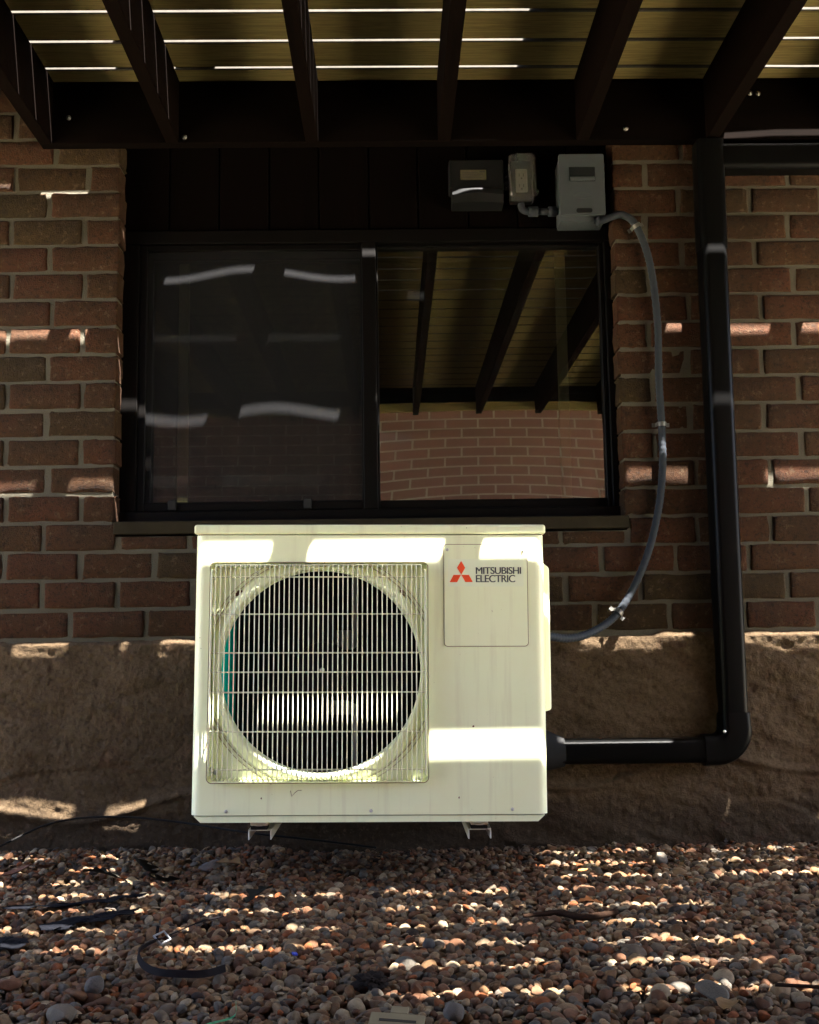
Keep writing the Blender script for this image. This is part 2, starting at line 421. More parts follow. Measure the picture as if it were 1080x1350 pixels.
for k in range(-4, 16):
    z0 = Z0 + CO * k; z1 = z0 + CO; odd = k % 2
    sh = random.gauss(0, .006)
    if k >= 0:
        course(z0, z1, [(-.9985 if odd else -.895) + sh - .217 * i for i in range(4)], XL - .65 - .1 * odd, XL)
        course(z0, z1, [(.889 if odd else .781) + sh + .217 * i for i in range(5)], XR, 1.70 + .1 * odd)
    elif k == -1:   # cut course below the sill, whole bricks beyond it
        course(z0, z1, [-.9985 - .217 * i for i in range(4)], XL - .75, XL + .003)
        course(z0, .876, [-.58 + .2145 * i for i in range(7)], XL + .02, XR - .004)
        course(z0, z1, [.889 + .217 * i for i in range(5)], XR + .013, 1.80)
    else:
        course(z0, z1, [(-1.0035 if odd else -.895) + sh - (.02 if k == -4 else 0) + .2145 * i for i in range(-3, 14)], XL - .65 - .1 * odd, 1.70 + .1 * odd)
s = MB(); W0, W1 = -1.52, 1.78
s.box(W0, XL - .006, .0042, .10, .56, 2.26); s.box(XR + .006, W1, .0042, .10, .56, 2.26); s.box(XL - .006, XR + .006, .0044, .10, .56, .872)
s.build('mortar', M['mortar'], wall)
# sill
s = MB(); s.bbox(XL - .002, XR + .012, -.003, .12, .8785, .9155, .004, 2); s.build('window_sill', M['sill'], wall)
# parged foundation: relief is geometry
nx, nz = 760, 160
X, Z = np.meshgrid(np.linspace(W0 - .03, W1 + .03, nx), np.linspace(-.12, .582, nz))
Y = -.006 - .012 * (vnoise(X, Z, 1, 3.1) - .5) - .012 * (vnoise(X + .8 * Z, Z * 2.2, 2, 9) - .5) - .006 * (vnoise(X + 1.2 * Z, Z * 1.6, 3, 26) - .5) - .0036 * (vnoise(X, Z, 4, 70) - .5) - .0022 * (vnoise(X, Z, 14, 150) - .5) - .007 * np.clip(.22 - np.abs(vnoise(X + 1.5 * Z, Z * 2.5 - .6 * X, 15, 6) - .5), 0, .22)
patch = np.clip((vnoise(X, Z * 2, 5, 4.5) - .55) * 14, 0, 1) * .006; Y -= patch
ridge = np.abs(Z - (.10 + .05 * (X + 1) + .03 * np.sin(X * 9))); Y -= .010 * np.exp(-(ridge / .012) ** 2) * (vnoise(X, Z * 0, 6, 5) > .35)
edge = np.clip((Z - .565) / .017, 0, 1); Y += edge * .020 + edge * .006 * vnoise(X, Z, 7, 30)
Zj = Z + edge * .010 * (vnoise(X, X * 0, 8, 14) - .5)
V = np.stack([X, Y, Zj], -1).reshape(-1, 3)
idx = np.arange(nx * nz).reshape(nz, nx)
F = np.stack([idx[:-1, :-1], idx[:-1, 1:], idx[1:, 1:], idx[1:, :-1]], -1).reshape(-1, 4)
Vb = [(W0 - .03, .10, -.12), (W1 + .03, .10, -.12), (W1 + .03, .10, .582), (W0 - .03, .10, .582)]
fm = mesh('foundation', V.tolist() + Vb, F.tolist(), M['stucco'], True)
obj('foundation', fm, wall)
# dark panel boards above the window
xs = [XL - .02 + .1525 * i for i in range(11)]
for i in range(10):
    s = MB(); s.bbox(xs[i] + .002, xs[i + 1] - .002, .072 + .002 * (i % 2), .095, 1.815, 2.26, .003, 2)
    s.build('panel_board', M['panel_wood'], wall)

# house wall going on above the deck
s = MB(); s.box(-3.2, 4.2, -.030, .25, 2.2685, 5.2); s.build('upper_wall', M['mortar'], wall)
s = MB(); s.box(-3.2, W0 - .03, .0, .25, -.1, 2.268); s.box(W1 + .03, 4.2, .0, .25, -.1, 2.268); s.box(W0 - .03, W1 + .03, .101, .12, 1.9, 2.268); s.build('wall_core', M['mortar'], wall)
# ------------------------------------------------------------------ window
win = empty('sliding_window', (-.06, .10, .915))
tag(win, 'wide dark bronze sliding window in the brick opening', 'window')
def wbuild(mb, name, mat, par=win):
    o = mb.build(name, mat, par); return o
ox, oy, oz = win.location
def wb(x0, x1, y0, y1, z0, z1, r=.003):
    s = MB(); s.bbox(x0 - ox, x1 - ox, y0 - oy, y1 - oy, z0 - oz, z1 - oz, r, 2); return s
wbuild(wb(XL - .004, XR + .004, .062, .165, 1.770, 1.812), 'frame_head', M['frame'])
wbuild(wb(XL - .004, XR + .004, .052, .165, .917, .950), 'frame_bottom', M['frame'])
wbuild(wb(XL - .004, -.752, .064, .165, .9505, 1.7695), 'frame_jamb', M['frame'])
wbuild(wb(.662, XR + .004, .064, .165, .9505, 1.7695), 'frame_jamb', M['frame'])
wbuild(wb(-.079, -.036, .058, .150, .9505, 1.7695), 'meeting_rail', M['frame'])
def sash(name, x0, x1, z0, z1, y, w, wl, wr, wt, wbm):
    s = MB()
    for a in ((x0, x0 + wl, z0, z1), (x1 - wr, x1, z0, z1), (x0 + wl, x1 - wr, z1 - wt, z1), (x0 + wl, x1 - wr, z0, z0 + wbm)):
        s.bbox(a[0] - ox, a[1] - ox, y - oy, y + w - oy, a[2] - oz, a[3] - oz, .002, 1)
    return wbuild(s, name, M['frame'])
def pane(name, x0, x1, z0, z1, y, mat, par, bulge, seed, n=(60, 50)):
    X, Z = np.meshgrid(np.linspace(x0, x1, n[0]), np.linspace(z0, z1, n[1])); u = (X - x0) / (x1 - x0); w = (Z - z0) / (z1 - z0)
    Yb = y + bulge(u, w); V = np.stack([X - ox, Yb - oy, Z - oz], -1).reshape(-1, 3); idx = np.arange(V.shape[0]).reshape(n[1], n[0])
    F = np.stack([idx[:-1, :-1], idx[:-1, 1:], idx[1:, 1:], idx[1:, :-1]], -1).reshape(-1, 4)
    return obj(name, mesh(name, V.tolist(), F.tolist(), mat, True), par)
rs = sash('fixed_sash', -.036, .662, .951, 1.769, .080, .035, .006, .014, .010, .028)
pane('glass_pane', -.030, .648, .979, 1.759, .098, M['pane_glass'], rs, lambda u, w: .0012 * np.clip(1 - 2.2 * w, 0, 1) ** 2 * 4 * u * (1 - u), 1)
ls = sash('sliding_sash', -.751, -.060, .951, 1.769, .118, .035, .030, .020, .030, .035)
pane('glass_pane', -.721, -.080, .986, 1.739, .135, M['screened_glass'], ls, lambda u, w: 0 * u, 2)
ss = sash('screen_frame', -.751, -.0795, .9515, 1.7685, .070, .014, .022, .004, .018, .026)
tag(ss, 'thin black frame of the insect screen')
pane('insect_mesh', -.729, -.0835, .9775, 1.7505, .077, M['screen'], ss,
     lambda u, w: (.006 * np.sin(u * 7.5 + 1.2 * w) * (w > .5) * (2 * w - 1) + .010 * np.sin(np.pi * u) * np.sin(np.pi * w) * np.cos(u * 5.0) * (1 - w) * 1.6), 3)
for x in (-.645, -.245):
    s = wb(x - .012, x + .012, .060, .0695, .955, .985, .002); wbuild(s, 'screen_clip', M['rubber'])
# room behind it
s = MB(); a, b, c_, d, e, f = -1.2, 1.1, .18, 1.7, .5, 2.3
s.add([(a, c_, e), (b, c_, e), (b, d, e), (a, d, e), (a, c_, f), (b, c_, f), (b, d, f), (a, d, f)], [(3, 2, 1, 0), (4, 5, 6, 7), (2, 3, 7, 6), (0, 4, 7, 3), (1, 2, 6, 5)])
tag(s.build('room_interior', M['room']), 'dark room behind the window glass', None, None, 'structure')
for x, lab in ((.563, 'pale narrow upright strip inside the room behind the right pane'), (-.66, 'pale narrow upright strip inside the room behind the screened left pane')):
    s = MB(); s.bbox(-.017, .017, -.006, .006, 0, 1.55, .003); tag(s.build('curtain_strip', M['pale_strip'], None, (x, .30, .50)), lab, 'curtain strip', 'pale strips behind the glass')

# ------------------------------------------------------------------ deck overhead
deck = empty('wooden_deck', (0, 0, 2.04))
tag(deck, 'overhead wooden deck with dark joists and pale gapped boards', 'deck')
ZB, ZT, TB = 2.044 - 2.04, 2.240 - 2.04, .027
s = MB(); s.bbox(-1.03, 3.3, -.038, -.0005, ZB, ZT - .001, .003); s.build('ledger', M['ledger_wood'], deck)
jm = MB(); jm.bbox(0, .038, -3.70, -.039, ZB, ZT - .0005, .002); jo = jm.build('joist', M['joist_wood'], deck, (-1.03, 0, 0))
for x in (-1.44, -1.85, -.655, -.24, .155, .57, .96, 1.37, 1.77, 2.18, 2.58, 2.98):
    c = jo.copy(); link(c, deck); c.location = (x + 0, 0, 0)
PITCH, G0 = .1475, -.106
gap_y = [-.1075, -.2495, -.394, -.549, -.700] + [-.098 - .1475 * k for k in range(5, 27)]
gaps = [.0120, .0124, .012, .012, .0130, .0115, .0125, .0140, .0116, .0118, .0112, .0118, .0114, .0120, .0112, .0112] + [.012] * 12
y_hi = -.002
bm_cache = None
for i in range(26):
    yc = gap_y[i]; g = gaps[i]; lo = yc + g / 2
    s = MB(); n = 24; xa, xb = -2.00, 3.3; w = y_hi - lo
    # slightly bowed edges, eased corners
    xs_ = np.linspace(xa, xb, n); off = .0016 * (vnoise(xs_, xs_ * 0 + i, 20 + i, 1.5) - .5)
    prof = [(0, .003), (.003, 0), (w - .003, 0), (w, .003), (w, TB - .004), (w - .004, TB), (.004, TB), (0, TB - .004)]
    skew = lambda x, k: .009 * min(1, max(0, (x - .8) / .4)) if k == 0 else 0
    V = [(x, lo + p[0] + (o_ + skew(x, i) if p[0] < w / 2 else .6 * o_ + skew(x, i - 1)), ZT + p[1]) for x, o_ in zip(xs_, off) for p in prof]
    F = [(k * 8 + j, k * 8 + (j + 1) % 8, (k + 1) * 8 + (j + 1) % 8, (k + 1) * 8 + j) for k in range(n - 1) for j in range(8)]
    F = [tuple(reversed(q)) for q in F] + [tuple(range(8)), tuple(range(n * 8 - 1, n * 8 - 9, -1))]
    s.add(V, F); o = s.build('deck_board', M['deck_wood'], deck); o.data.materials.append(M['board_edge'])
    o.data.polygons.foreach_set('material_index', [1 if q < (n - 1) * 8 and q % 8 in (0, 2, 3, 4, 6, 7, 5) else 0 for q in range(len(F))])
    y_hi = yc - g / 2
# assumed debris, added in the gaps to break up the sun streaks
for k, xa, xb in ((0, -.785, -.660), (0, -.61, -.50), (1, -.757, -.700), (0, 1.06, 1.075), (3, -.40, -.25), (3, .95, 1.0), (4, 1.40, 1.590), (4, 1.606, 1.78)):
    s = MB(); m_ = 8; V = []
    for j in range(m_ + 1):
        x = xa + (xb - xa) * j / m_; r_ = .004 + .004 * random.random()
        V += [(x, gap_y[k] - .009, ZT + .012 - r_), (x, gap_y[k] + .009, ZT + .012 - r_), (x, gap_y[k] + .009, ZT + .022 + r_), (x, gap_y[k] - .009, ZT + .022 + r_)]
    s.add(V, [(j * 4 + q, j * 4 + (q + 1) % 4, j * 4 + 4 + (q + 1) % 4, j * 4 + 4 + q) for j in range(m_) for q in range(4)] + [(3, 2, 1, 0), (m_ * 4, m_ * 4 + 1, m_ * 4 + 2, m_ * 4 + 3)])
    s.build('gap_blocker', M['bark'], deck)
# ledger bolts
for x, z in ((-.945, .085), (-.60, .022), (1.10, .150), (1.125, .148), (.72, .04)):
    s = MB(); s.lathe([(0, -.006), (.0035, -.006), (.004, -.002), (.008, -.0015), (.008, 0.0)], 0, 0, 16); s.build('lag_bolt', M['old_bolt'], deck, (x, -.0385, z))
# assumed unseen mat, added to shade the gaps below it
s = MB(); s.bbox(-.335, .335, -.28, .28, 0, .014, .005); tag(s.build('shade_mat', M['mat'], None, (.735, -.335, 2.2675)), 'assumed dark mat added on the deck boards to keep the gaps unlit', 'mat')
for x0, x1, y0, y1, lab in ((-1.98, .62, -3.66, -1.80, 'unseen rug added on the deck to shade the left of the gravel'), (1.39, 3.25, -3.66, -1.20, 'unseen rug added on the deck to shade the right of the gravel'), (.625, 1.385, -3.66, -2.10, 'unseen narrow rug added as shade between the two wide rugs')):
    s = MB(); s.bbox(0, x1 - x0, 0, y1 - y0, 0, .010, .003); tag(s.build('shade_rug', M['mat'], None, (x0, y0, 2.2675)), lab, 'rug', 'rugs added on the deck as sun blockers')  # unseen rugs, added to stop sun coming through the gaps

# ------------------------------------------------------------------ facing brick wall behind the viewer (seen in the glass)
fw = empty('facing_wall', (0, -3.75, 0))
tag(fw, 'low brick wall opposite, mirrored in the window glass', 'wall')
s = MB(); s.box(-4.2, 5.2, -.20, -.006, -.05, 2.2385); s.build('mortar', M['facing_mortar'], fw)
t = NT('facing_brick'); gi = t.n('NewGeometry'); v = t.coord()
t.base(t.mix(t.noise(v, 25, 4), t.ramp(gi.outputs['Random Per Island'], [(0, (.17, .075, .062)), (1, (.24, .11, .09))]), (.14, .068, .056))).rough(.9); M['facing_brick'] = t.m
s = MB()
for k in range(33):
    for i in range(44):
        x = -4.2 + .213 * i + (.1065 if k % 2 else 0)
        s.box(x, x + .2, -.05, random.gauss(0, .001), .0675 * k, .0675 * k + .056)
tag(s.build('brick_courses', M['facing_brick'], fw), None, None, None, 'stuff')

for k, (z0, z1, m_) in enumerate(((2.190, 2.2385, 'joist_wood'), (2.135, 2.188, 'joist_wood'), (2.075, 2.133, 'deck_wood'))):
    s = MB(); s.bbox(-4.2, 5.2, .001, .040, z0, z1, .002, 1); s.build('ledger_plank', M[m_], fw)
# ------------------------------------------------------------------ the outdoor unit
AC = empty('air_conditioner', (-.0584, -.51, .140), (0, R(.7), 0))
tag(AC, 'cream outdoor air conditioner unit with round fan grille and red logo', 'air conditioner')
W, DP = .42, .33
cx, cz, rh = -.120, .3505, .2415
rx0, rx1, rz0, rz1 = -.383, .138, .091, .609
def polar_ring(outline, x0, z0, angs):
    """point where a ray at each angle leaves the convex outline."""
    out = []; n = len(outline)
    for a in angs:
        dx, dz = math.cos(a), math.sin(a); best = None
        for i in range(n):
            ax, az = outline[i][0] - x0, outline[i][1] - z0; bx, bz = outline[(i + 1) % n][0] - x0, outline[(i + 1) % n][1] - z0
            den = dx * (bz - az) - dz * (bx - ax)
            if abs(den) < 1e-12: continue
            tt = (ax * (bz - az) - az * (bx - ax)) / den; uu = (ax * dz - az * dx) / den
            if tt > 0 and -1e-6 <= uu <= 1 + 1e-6: best = tt if best is None else max(best, tt)
        out.append((x0 + dx * best, z0 + dz * best))
    return out
fx, fz0, fz1 = .398, .017, .6755
recess = rrect(rx0, rx1, rz0, rz1, .012, 5)
outer = [(fx, fz0), (fx, fz1), (-fx, fz1), (-fx, fz0)]
angs = sorted(set([round(2 * math.pi * i / 120, 5) for i in range(120)] + [round(math.atan2(z - cz, x - cx) % (2 * math.pi), 5) for x, z in recess + outer]))
ro = polar_ring(outer, cx, cz, angs); ri = polar_ring(recess, cx, cz, angs); na = len(angs)
ring3 = [(x + (cx - x) * .006, z + (cz - z) * .006) for x, z in ri]; RY = .034
def ring_at(r_, y_, keep):
    out = []
    for a, q in zip(angs, ring3):
        rr = min(r_, math.hypot(q[0] - cx, q[1] - cz) - keep); out.append((cx + rr * math.cos(a), y_, cz + rr * math.sin(a)))
    return out
loops = [[(x, 0, z) for x, z in ro], [(x, 0, z) for x, z in ri], [(x, .002, z) for x, z in ri], [(x, RY, z) for x, z in ring3]]
for r_, y_, kp in ((.272, RY, .0008), (.268, RY - .006, .0016), (.258, .0200, .0024), (.252, .0165, 0), (.247, .0165, 0), (.2432, .0195, 0), (rh, .026, 0), (rh, .058, 0)):
    loops.append(ring_at(r_, y_, kp))
s = MB(); V = [p for lp in loops for p in lp]
F = []; sm = []
for L in range(len(loops) - 1):
    for i in range(na):
        F.append((L * na + i, (L + 1) * na + i, (L + 1) * na + (i + 1) % na, L * na + (i + 1) % na)); sm.append(L >= 4)
s.v = V; s.f = F; s.sm = sm
# rounded front corners and the sides of the case
for sg in (-1, 1):
    pts = [(sg * (fx + .022 * math.sin(R(a))), .022 - .022 * math.cos(R(a))) for a in range(0, 91, 10)] + [(sg * W, .12)]
    n = len(pts); Vv = [(x, y, fz0) for x, y in pts] + [(x, y, fz1) for x, y in pts]
    Ff = [(i, i + 1, i + 1 + n, i + n) if sg > 0 else (i + 1, i, i + n, i + 1 + n) for i in range(n - 1)]
    s.add(Vv, Ff, True)
front = s.build('front_panel', M['cream'], AC)
s = MB(); s.bbox(W - .004, W + .0005, .121, DP, .018, .675, .001, 1); s.build('side_panel', M['cream'], AC)
s = MB()
for a in ((.121, .145, .018, .675), (.300, DP, .018, .675), (.145, .300, .018, .060), (.145, .300, .635, .675)): s.box(-W - .0005, -W + .003, a[0], a[1], a[2], a[3])
for i in range(12): s.box(-W - .001, -W + .002, .145, .300, .105 + .045 * i - .0015, .105 + .045 * i + .0015)
s.build('side_panel', M['cream'], AC)
s = MB(); s.bbox(-.424, .424, -.004, DP + .004, .6775, .701, .006, 3); lid = s.build('top_lid', M['cream'], AC)
s = MB(); s.box(-.415, .415, .010, DP - .01, .672, .679); s.build('lid_seam', M['groove'], AC)
s = MB()
bo = [(-.396, 0), (.396, 0), (.412, .0145), (-.412, .0145)]
s.prism(bo, .003, DP); s.build('base_pan', M['cream'], AC)
s = MB(); s.box(-.41, .41, .012, .30, .0146, .0175); s.build('base_seam', M['groove'], AC)
# thin brown outline round the recess, ring mouldings
s = MB(); n = len(recess); big = rrect(rx0 - .0016, rx1 + .0016, rz0 - .0016, rz1 + .0016, .0135, 5)
s.add([(x, -.0006, z) for x, z in recess] + [(x, -.0006, z) for x, z in big], [(i, (i + 1) % n, (i + 1) % n + n, i + n) for i in range(n)])
s.build('recess_seam', M['groove'], AC)
s = MB()
for rr_, wv_ in ((.277, .0014), (.286, .0012)):
    run = []
    for i in range(241):
        a = 2 * math.pi * i / 240; p = (cx + rr_ * math.cos(a), RY - .0015, cz + rr_ * math.sin(a))
        if rx0 + .006 < p[0] < rx1 - .006 and rz0 + .006 < p[2] < rz1 - .006: run.append(p)
        elif run:
            if len(run) > 2: s.tube(run, wv_, 6)
            run = []
    if len(run) > 2: s.tube(run, wv_, 6)
tag(s.build('ring_moulding', M['ring'], AC), kind='stuff')
# wire guard in front of the fan
s = MB(); GY = -.028; gx0, gx1 = -.366, .122
for i in range(43):
    x = gx0 + (gx1 - gx0) * i / 42 + random.gauss(0, .0003)
    s.tube([(x, RY, .600), (x, GY + .008, .602), (x, GY + .001, .597), (x, GY, .588), (x, GY + random.gauss(0, .0006), .45), (x, GY + random.gauss(0, .0006), .25), (x, GY, .112), (x, GY + .001, .102), (x, GY + .008, .097), (x, RY, .099)], .00145, 6)
for z in (.573, .485, .394, .349, .302, .211, .124):
    s.tube([(gx0 - .010, RY, z), (gx0 - .010, GY + .006, z), (gx0 - .004, GY + .003, z), (gx1 + .004, GY + .003, z), (gx1 + .010, GY + .006, z), (gx1 + .010, RY, z)], .0017, 6)
for z in (.602, .096): s.tube([(gx0, GY + .006, z), (gx1, GY + .006, z)], .0013, 6)
for x in (gx0 - .0095, gx1 + .0095): s.tube([(x, RY, .590), (x, GY + .010, .590), (x, GY + .002, .583), (x, GY + .002, .118), (x, GY + .010, .111), (x, RY, .111)], .0026, 8)
s.build('wire_grille', M['wire'], AC)
# service cover with logo
s = MB(); s.prism(list(reversed(rrect(.1765, .3795, .4075, .6535, .009, 5))), -.0004, .0005); s.build('cover_gap_shade', M['groove'], AC)  # brown rim paints the shade of the gap round the cover
s = MB(); s.prism(list(reversed(rrect(.178, .378, .409, .652, .008, 5))), -.0022, -.0003); sc_ = s.build('service_cover', M['cream'], AC)
s = MB(); s.prism(list(reversed(rrect(.187, .369, .551, .617, .002, 2))), -.0025, -.0021); npz = s.build('nameplate', M['nameplate'], sc_)
s = MB()
for q in (((.219, .6125), (.209, .596), (.219, .5795), (.229, .596)), ((.2005, .579), (.191, .5615), (.209, .5615), (.2185, .579)), ((.2195, .579), (.229, .5615), (.247, .5615), (.2375, .579))):
    s.prism(list(q), -.0029, -.0024)
s.build('logo_emblem', M['red_print'], sc_)
def text(body, x0, x1, z0, z1, y, mat, par, name, offset=.009):
    cu = bpy.data.curves.new(name, 'FONT'); cu.body = body; cu.size = 1.0; cu.offset = offset; cu.space_character = .92
    o = bpy.data.objects.new(name, cu); col.objects.link(o)
    dg = bpy.context.evaluated_depsgraph_get(); dg.update(); ev = o.evaluated_get(dg)
    me = bpy.data.meshes.new_from_object(ev); bpy.data.objects.remove(o)
    co = np.array([p.co[:] for p in me.vertices]); lo, hi = co.min(0), co.max(0)
    for p in me.vertices:
        p.co = Vector((x0 + (p.co.x - lo[0]) / (hi[0] - lo[0]) * (x1 - x0), y, z0 + (p.co.y - lo[1]) / (hi[1] - lo[1]) * (z1 - z0)))
    me.materials.clear(); me.materials.append(mat)
    return obj(name, me, par)
for body, z0, z1, x1 in (('MITSUBISHI', .5810, .5975, .3630), ('ELECTRIC', .5610, .5785, .3485)):
    o = text(body, .2545, x1, z0, z1, -.0029, M['dark_print'], sc_, 'lettering', 0.0)
    bm = bmesh.new(); bm.from_mesh(o.data); base = bm.faces[:]
    for k, dxx in enumerate((-.00035, .00035, .0006)):
        g = bmesh.ops.duplicate(bm, geom=base)
        for q in g['geom']:
            if isinstance(q, bmesh.types.BMVert): q.co += Vector((dxx, -.00004 * (k + 1), .0))
    bm.to_mesh(o.data); bm.free()
# screws
sw = MB(); sw.lathe([(0, -.003), (.0026, -.0028), (.004, -.0018), (.0044, 0)], 0, 0, 14); sw.box(-.0028, .0028, -.0034, -.0024, -.0005, .0005); sw.box(-.0005, .0005, -.0035, -.0024, -.0028, .0028)
s0 = sw.build('screw', M['steel'], AC, (-.274, RY - .001, .589))
for x, y, z, k in ((.029, RY - .001, .589, 1.1), (-.368, RY - .001, .111, 1.1), (.122, RY - .001, .113, 1.1), (-.336, 0, .026, .9), (.003, 0, .026, .9), (.335, 0, .028, .9), (.186, -.0022, .640, .85), (.368, -.0022, .638, .85), (.41, .05, .45, .8)):
    c = s0.copy(); link(c, AC); c.location = (x, y, z); c.scale = (k, 1, k); c.rotation_euler = (0, random.random() * 3, 0)
# clips and grime on the ring
for sg, a in ((-1, 137), (1, 43), (0, 92)):
    s = MB(); x, z = cx + .271 * math.cos(R(a)), cz + (.271 if sg else .262) * math.sin(R(a))
    for _ in range(7): s.bbox(x + random.gauss(0, .005) - .002, x + random.gauss(0, .005) + .003, RY - .004, RY, z + random.gauss(0, .006) - .0015, z + random.gauss(0, .006) + .0025, .0006, 1)
    s.build('guard_clip', M['rust'], AC)
s = MB()
for x, z in ((-.254, .056), (-.20, .610), (-.11, .6085), (.03, .6095), (.075, .090), (-.232, .0885), (-.405, .43), (-.402, .405), (.21, .055), (.28, .46), (.20, .43), (.245, .22)):
    n = 7; r0 = random.uniform(.0008, .0024); s.add([(x + r0 * random.uniform(.5, 1.3) * math.cos(6.28 * k / n), -.0005, z + r0 * random.uniform(.5, 1.5) * math.sin(6.28 * k / n)) for k in range(n)], [tuple(range(n))])
tag(s.build('rust_fleck', M['rust'], AC), kind='stuff')
s = MB(); s.tube([(-.186, -.0008, .073), (-.183, -.0008, .060), (-.176, -.0008, .068), (-.168, -.0008, .074), (-.160, -.0008, .074)], .0006, 5); s.build('stuck_stem', M['leaf_tan'], AC)
# inside: shroud, coil, fan
s = MB()
s.box(.16, .163, .03, DP - .01, .03, .66); s.build('partition', M['dark_inside'], AC)
s = MB(); s.box(-.36, .16, .292, .296, .03, .66); s.build('coil_back', M['coil_shaded'], AC)
s = MB(); pts = [(-.395, .115), (-.395, .25)] + [(-.360 - .035 * math.cos(R(a)), .255 + .035 * math.sin(R(a))) for a in range(0, 91, 15)]
n = len(pts); s.add([(x, y, .03) for x, y in pts] + [(x, y, .66) for x, y in pts], [(i, i + 1, i + 1 + n, i + n) for i in range(n - 1)], True); s.build('coil_side', M['teal'], AC)
s = MB(); s.box(-.415, .415, .02, .29, .660, .664); s.build('inner_top', M['dark_inside'], AC)
s = MB()
s.bbox(-.052, -.036, .215, .235, .03, .66, .002, 1); s.bbox(-.165, -.0525, .225, .232, .235, .27, .002, 1); s.bbox(-.105, -.0525, .225, .232, .40, .45, .002, 1); s.build('motor_bracket', M['motor'], AC)
fan = empty('fan', (cx, .105, cz), (0, 0, 0), AC)
s = MB(); s.lathe([(0, -.012), (.012, -.012), (.012, -.003), (.060, 0), (.068, .006), (.070, .02), (.070, .085), (.0, .085)], 0, 0, 40); s.build('hub', M['fan'], fan)
s = MB(); s.lathe([(0, -.020), (.004, -.020), (.0065, -.016), (.0065, -.010), (.010, -.0095), (.010, -.0085)], 0, 0, 18); s.build('hub_nut', M['steel'], fan)
for b in range(3):
    s = MB(); nr, nt = 10, 14; V = []
    for i in range(nr):
        r_ = .066 + (.228 - .066) * i / (nr - 1); sw_ = R(10 + 24 * (i / (nr - 1)) ** 1.4); half = R(46 - 2 * i)
        for j in range(nt):
            u = j / (nt - 1); a = R(120 * b + 100) + sw_ + (u - .5) * 2 * half
            V.append((r_ * math.cos(a), .012 + .070 * u - .012 * math.sin(math.pi * u), r_ * math.sin(a)))
    N = len(V); V += [(x, y + .003, z) for x, y, z in V]
    F = [(i * nt + j, i * nt + j + 1, (i + 1) * nt + j + 1, (i + 1) * nt + j) for i in range(nr - 1) for j in range(nt - 1)]
    F += [tuple(reversed([q + N for q in f_])) for f_ in F]
    s.add(V, F, True); s.build('blade', M['fan'], fan)
# valve cover on the right side
s = MB()
ys = [(.175, 0), (.20, .030), (.30, .032), (.325, 0)]
for (z0, z1, ins) in ((.245, .625, 0),):
    V = [(W + d_ * (1 if True else 0), y, z) for y, d_ in ys for z in (z0 + (0 if d_ else .0), z1)]
bm = bmesh.new(); bmesh.ops.create_cube(bm, size=1)
for p in bm.verts:
    top = p.co.x > 0
    p.co = Vector((W + (.040 if top else -.001), (.18 + (.012 if top else 0)) if p.co.y < 0 else (.322 - (.012 if top else 0)), (.235 + (.012 if top else 0)) if p.co.z < 0 else (.640 - (.030 if top else 0))))
bmesh.ops.bevel(bm, geom=bm.edges[:], offset=.006, segments=3, profile=.5, affect='EDGES'); s.bm(bm); s.build('valve_cover', M['cream'], AC)
# feet
for x in (-.262, .259):
    s = MB(); s.bbox(x - .021, x + .021, .028, .075, -.012, -.0005, .003); ft = s.build('foot', M['galv'], AC)
    s = MB(); s.bbox(x - .020, x + .020, .030, .073, -.021, -.0125, .002); s.build('rubber_pad', M['rubber'], ft)
    s = MB(); s.tube([(x, .034, -.004), (x, .034, .0015)], .009, 6); s.tube([(x, .034, -.0115), (x, .034, -.0075)], .013, 14); s.build('bolt', M['steel'], ft)

# brackets carrying it
for x, lab in ((-.3195, 'white steel wall bracket arm under the left foot of the unit'), (.2015, 'white steel wall bracket arm under the right foot of the unit')):
    br = empty('wall_bracket', (x, 0, .1))
    tag(br, lab, 'bracket', 'brackets under the unit')
    zt = .1185 - .1 + (.0036 if x < 0 else -.0028)
    s = MB()
    s.bbox(-.0275, .0275, -.475, -.03, zt - .003, zt, .001, 1); s.bbox(-.0275, -.0245, -.475, -.03, zt - .024, zt - .0031, .001, 1); s.bbox(.0245, .0275, -.475, -.03, zt - .024, zt - .0031, .001, 1)
    s.build('arm', M['galv'], br)
    s = MB(); s.bbox(-.03, .03, -.0315, -.022, zt - .045, zt + .10, .002, 1); s.build('wall_plate', M['galv'], br)

# ------------------------------------------------------------------ black line-set duct
def dprofile(w, d, n=7):
    """half-section: flat back, rounded front corners; (lateral, depth outward)."""
    r = .018; out = [(-w / 2, 0)]
    for i in range(n + 1):
        a = R(90 * i / n); out.append((-w / 2 + r - r * math.cos(a), d - r + r * math.sin(a)))
    for i in range(n + 1):
        a = R(90 - 90 * i / n); out.append((w / 2 - r + r * math.cos(a), d - r + r * math.sin(a)))
    return out + [(w / 2, 0)]
def vduct(s, xa, za, xb, zb, w, d, y0):
    P = dprofile(w, d); k = len(P)
    V = [(xa + a, y0 - b, za) for a, b in P] + [(xb + a, y0 - b, zb) for a, b in P]
    s.add(V, [(i, i + 1, i + 1 + k, i + k) for i in range(k - 1)], True); s.add(V, [tuple(range(k)), tuple(range(2 * k - 1, k - 1, -1))])
def hduct(s, xa, za, xb, zb, w, d, y0):
    P = dprofile(w, d); k = len(P)
    V = [(xa, y0 - b, za - a) for a, b in P] + [(xb, y0 - b, zb - a) for a, b in P]
    s.add(V, [(i + 1, i, i + k, i + 1 + k) for i in range(k - 1)], True); s.add(V, [tuple(range(k)), tuple(range(2 * k - 1, k - 1, -1))])
du = empty('line_set_duct', (.96, 0, .25))
tag(du, 'glossy black plastic duct running down the brick and across to the unit', 'duct')
dx_, dz_ = .96, .25
YW = -.004
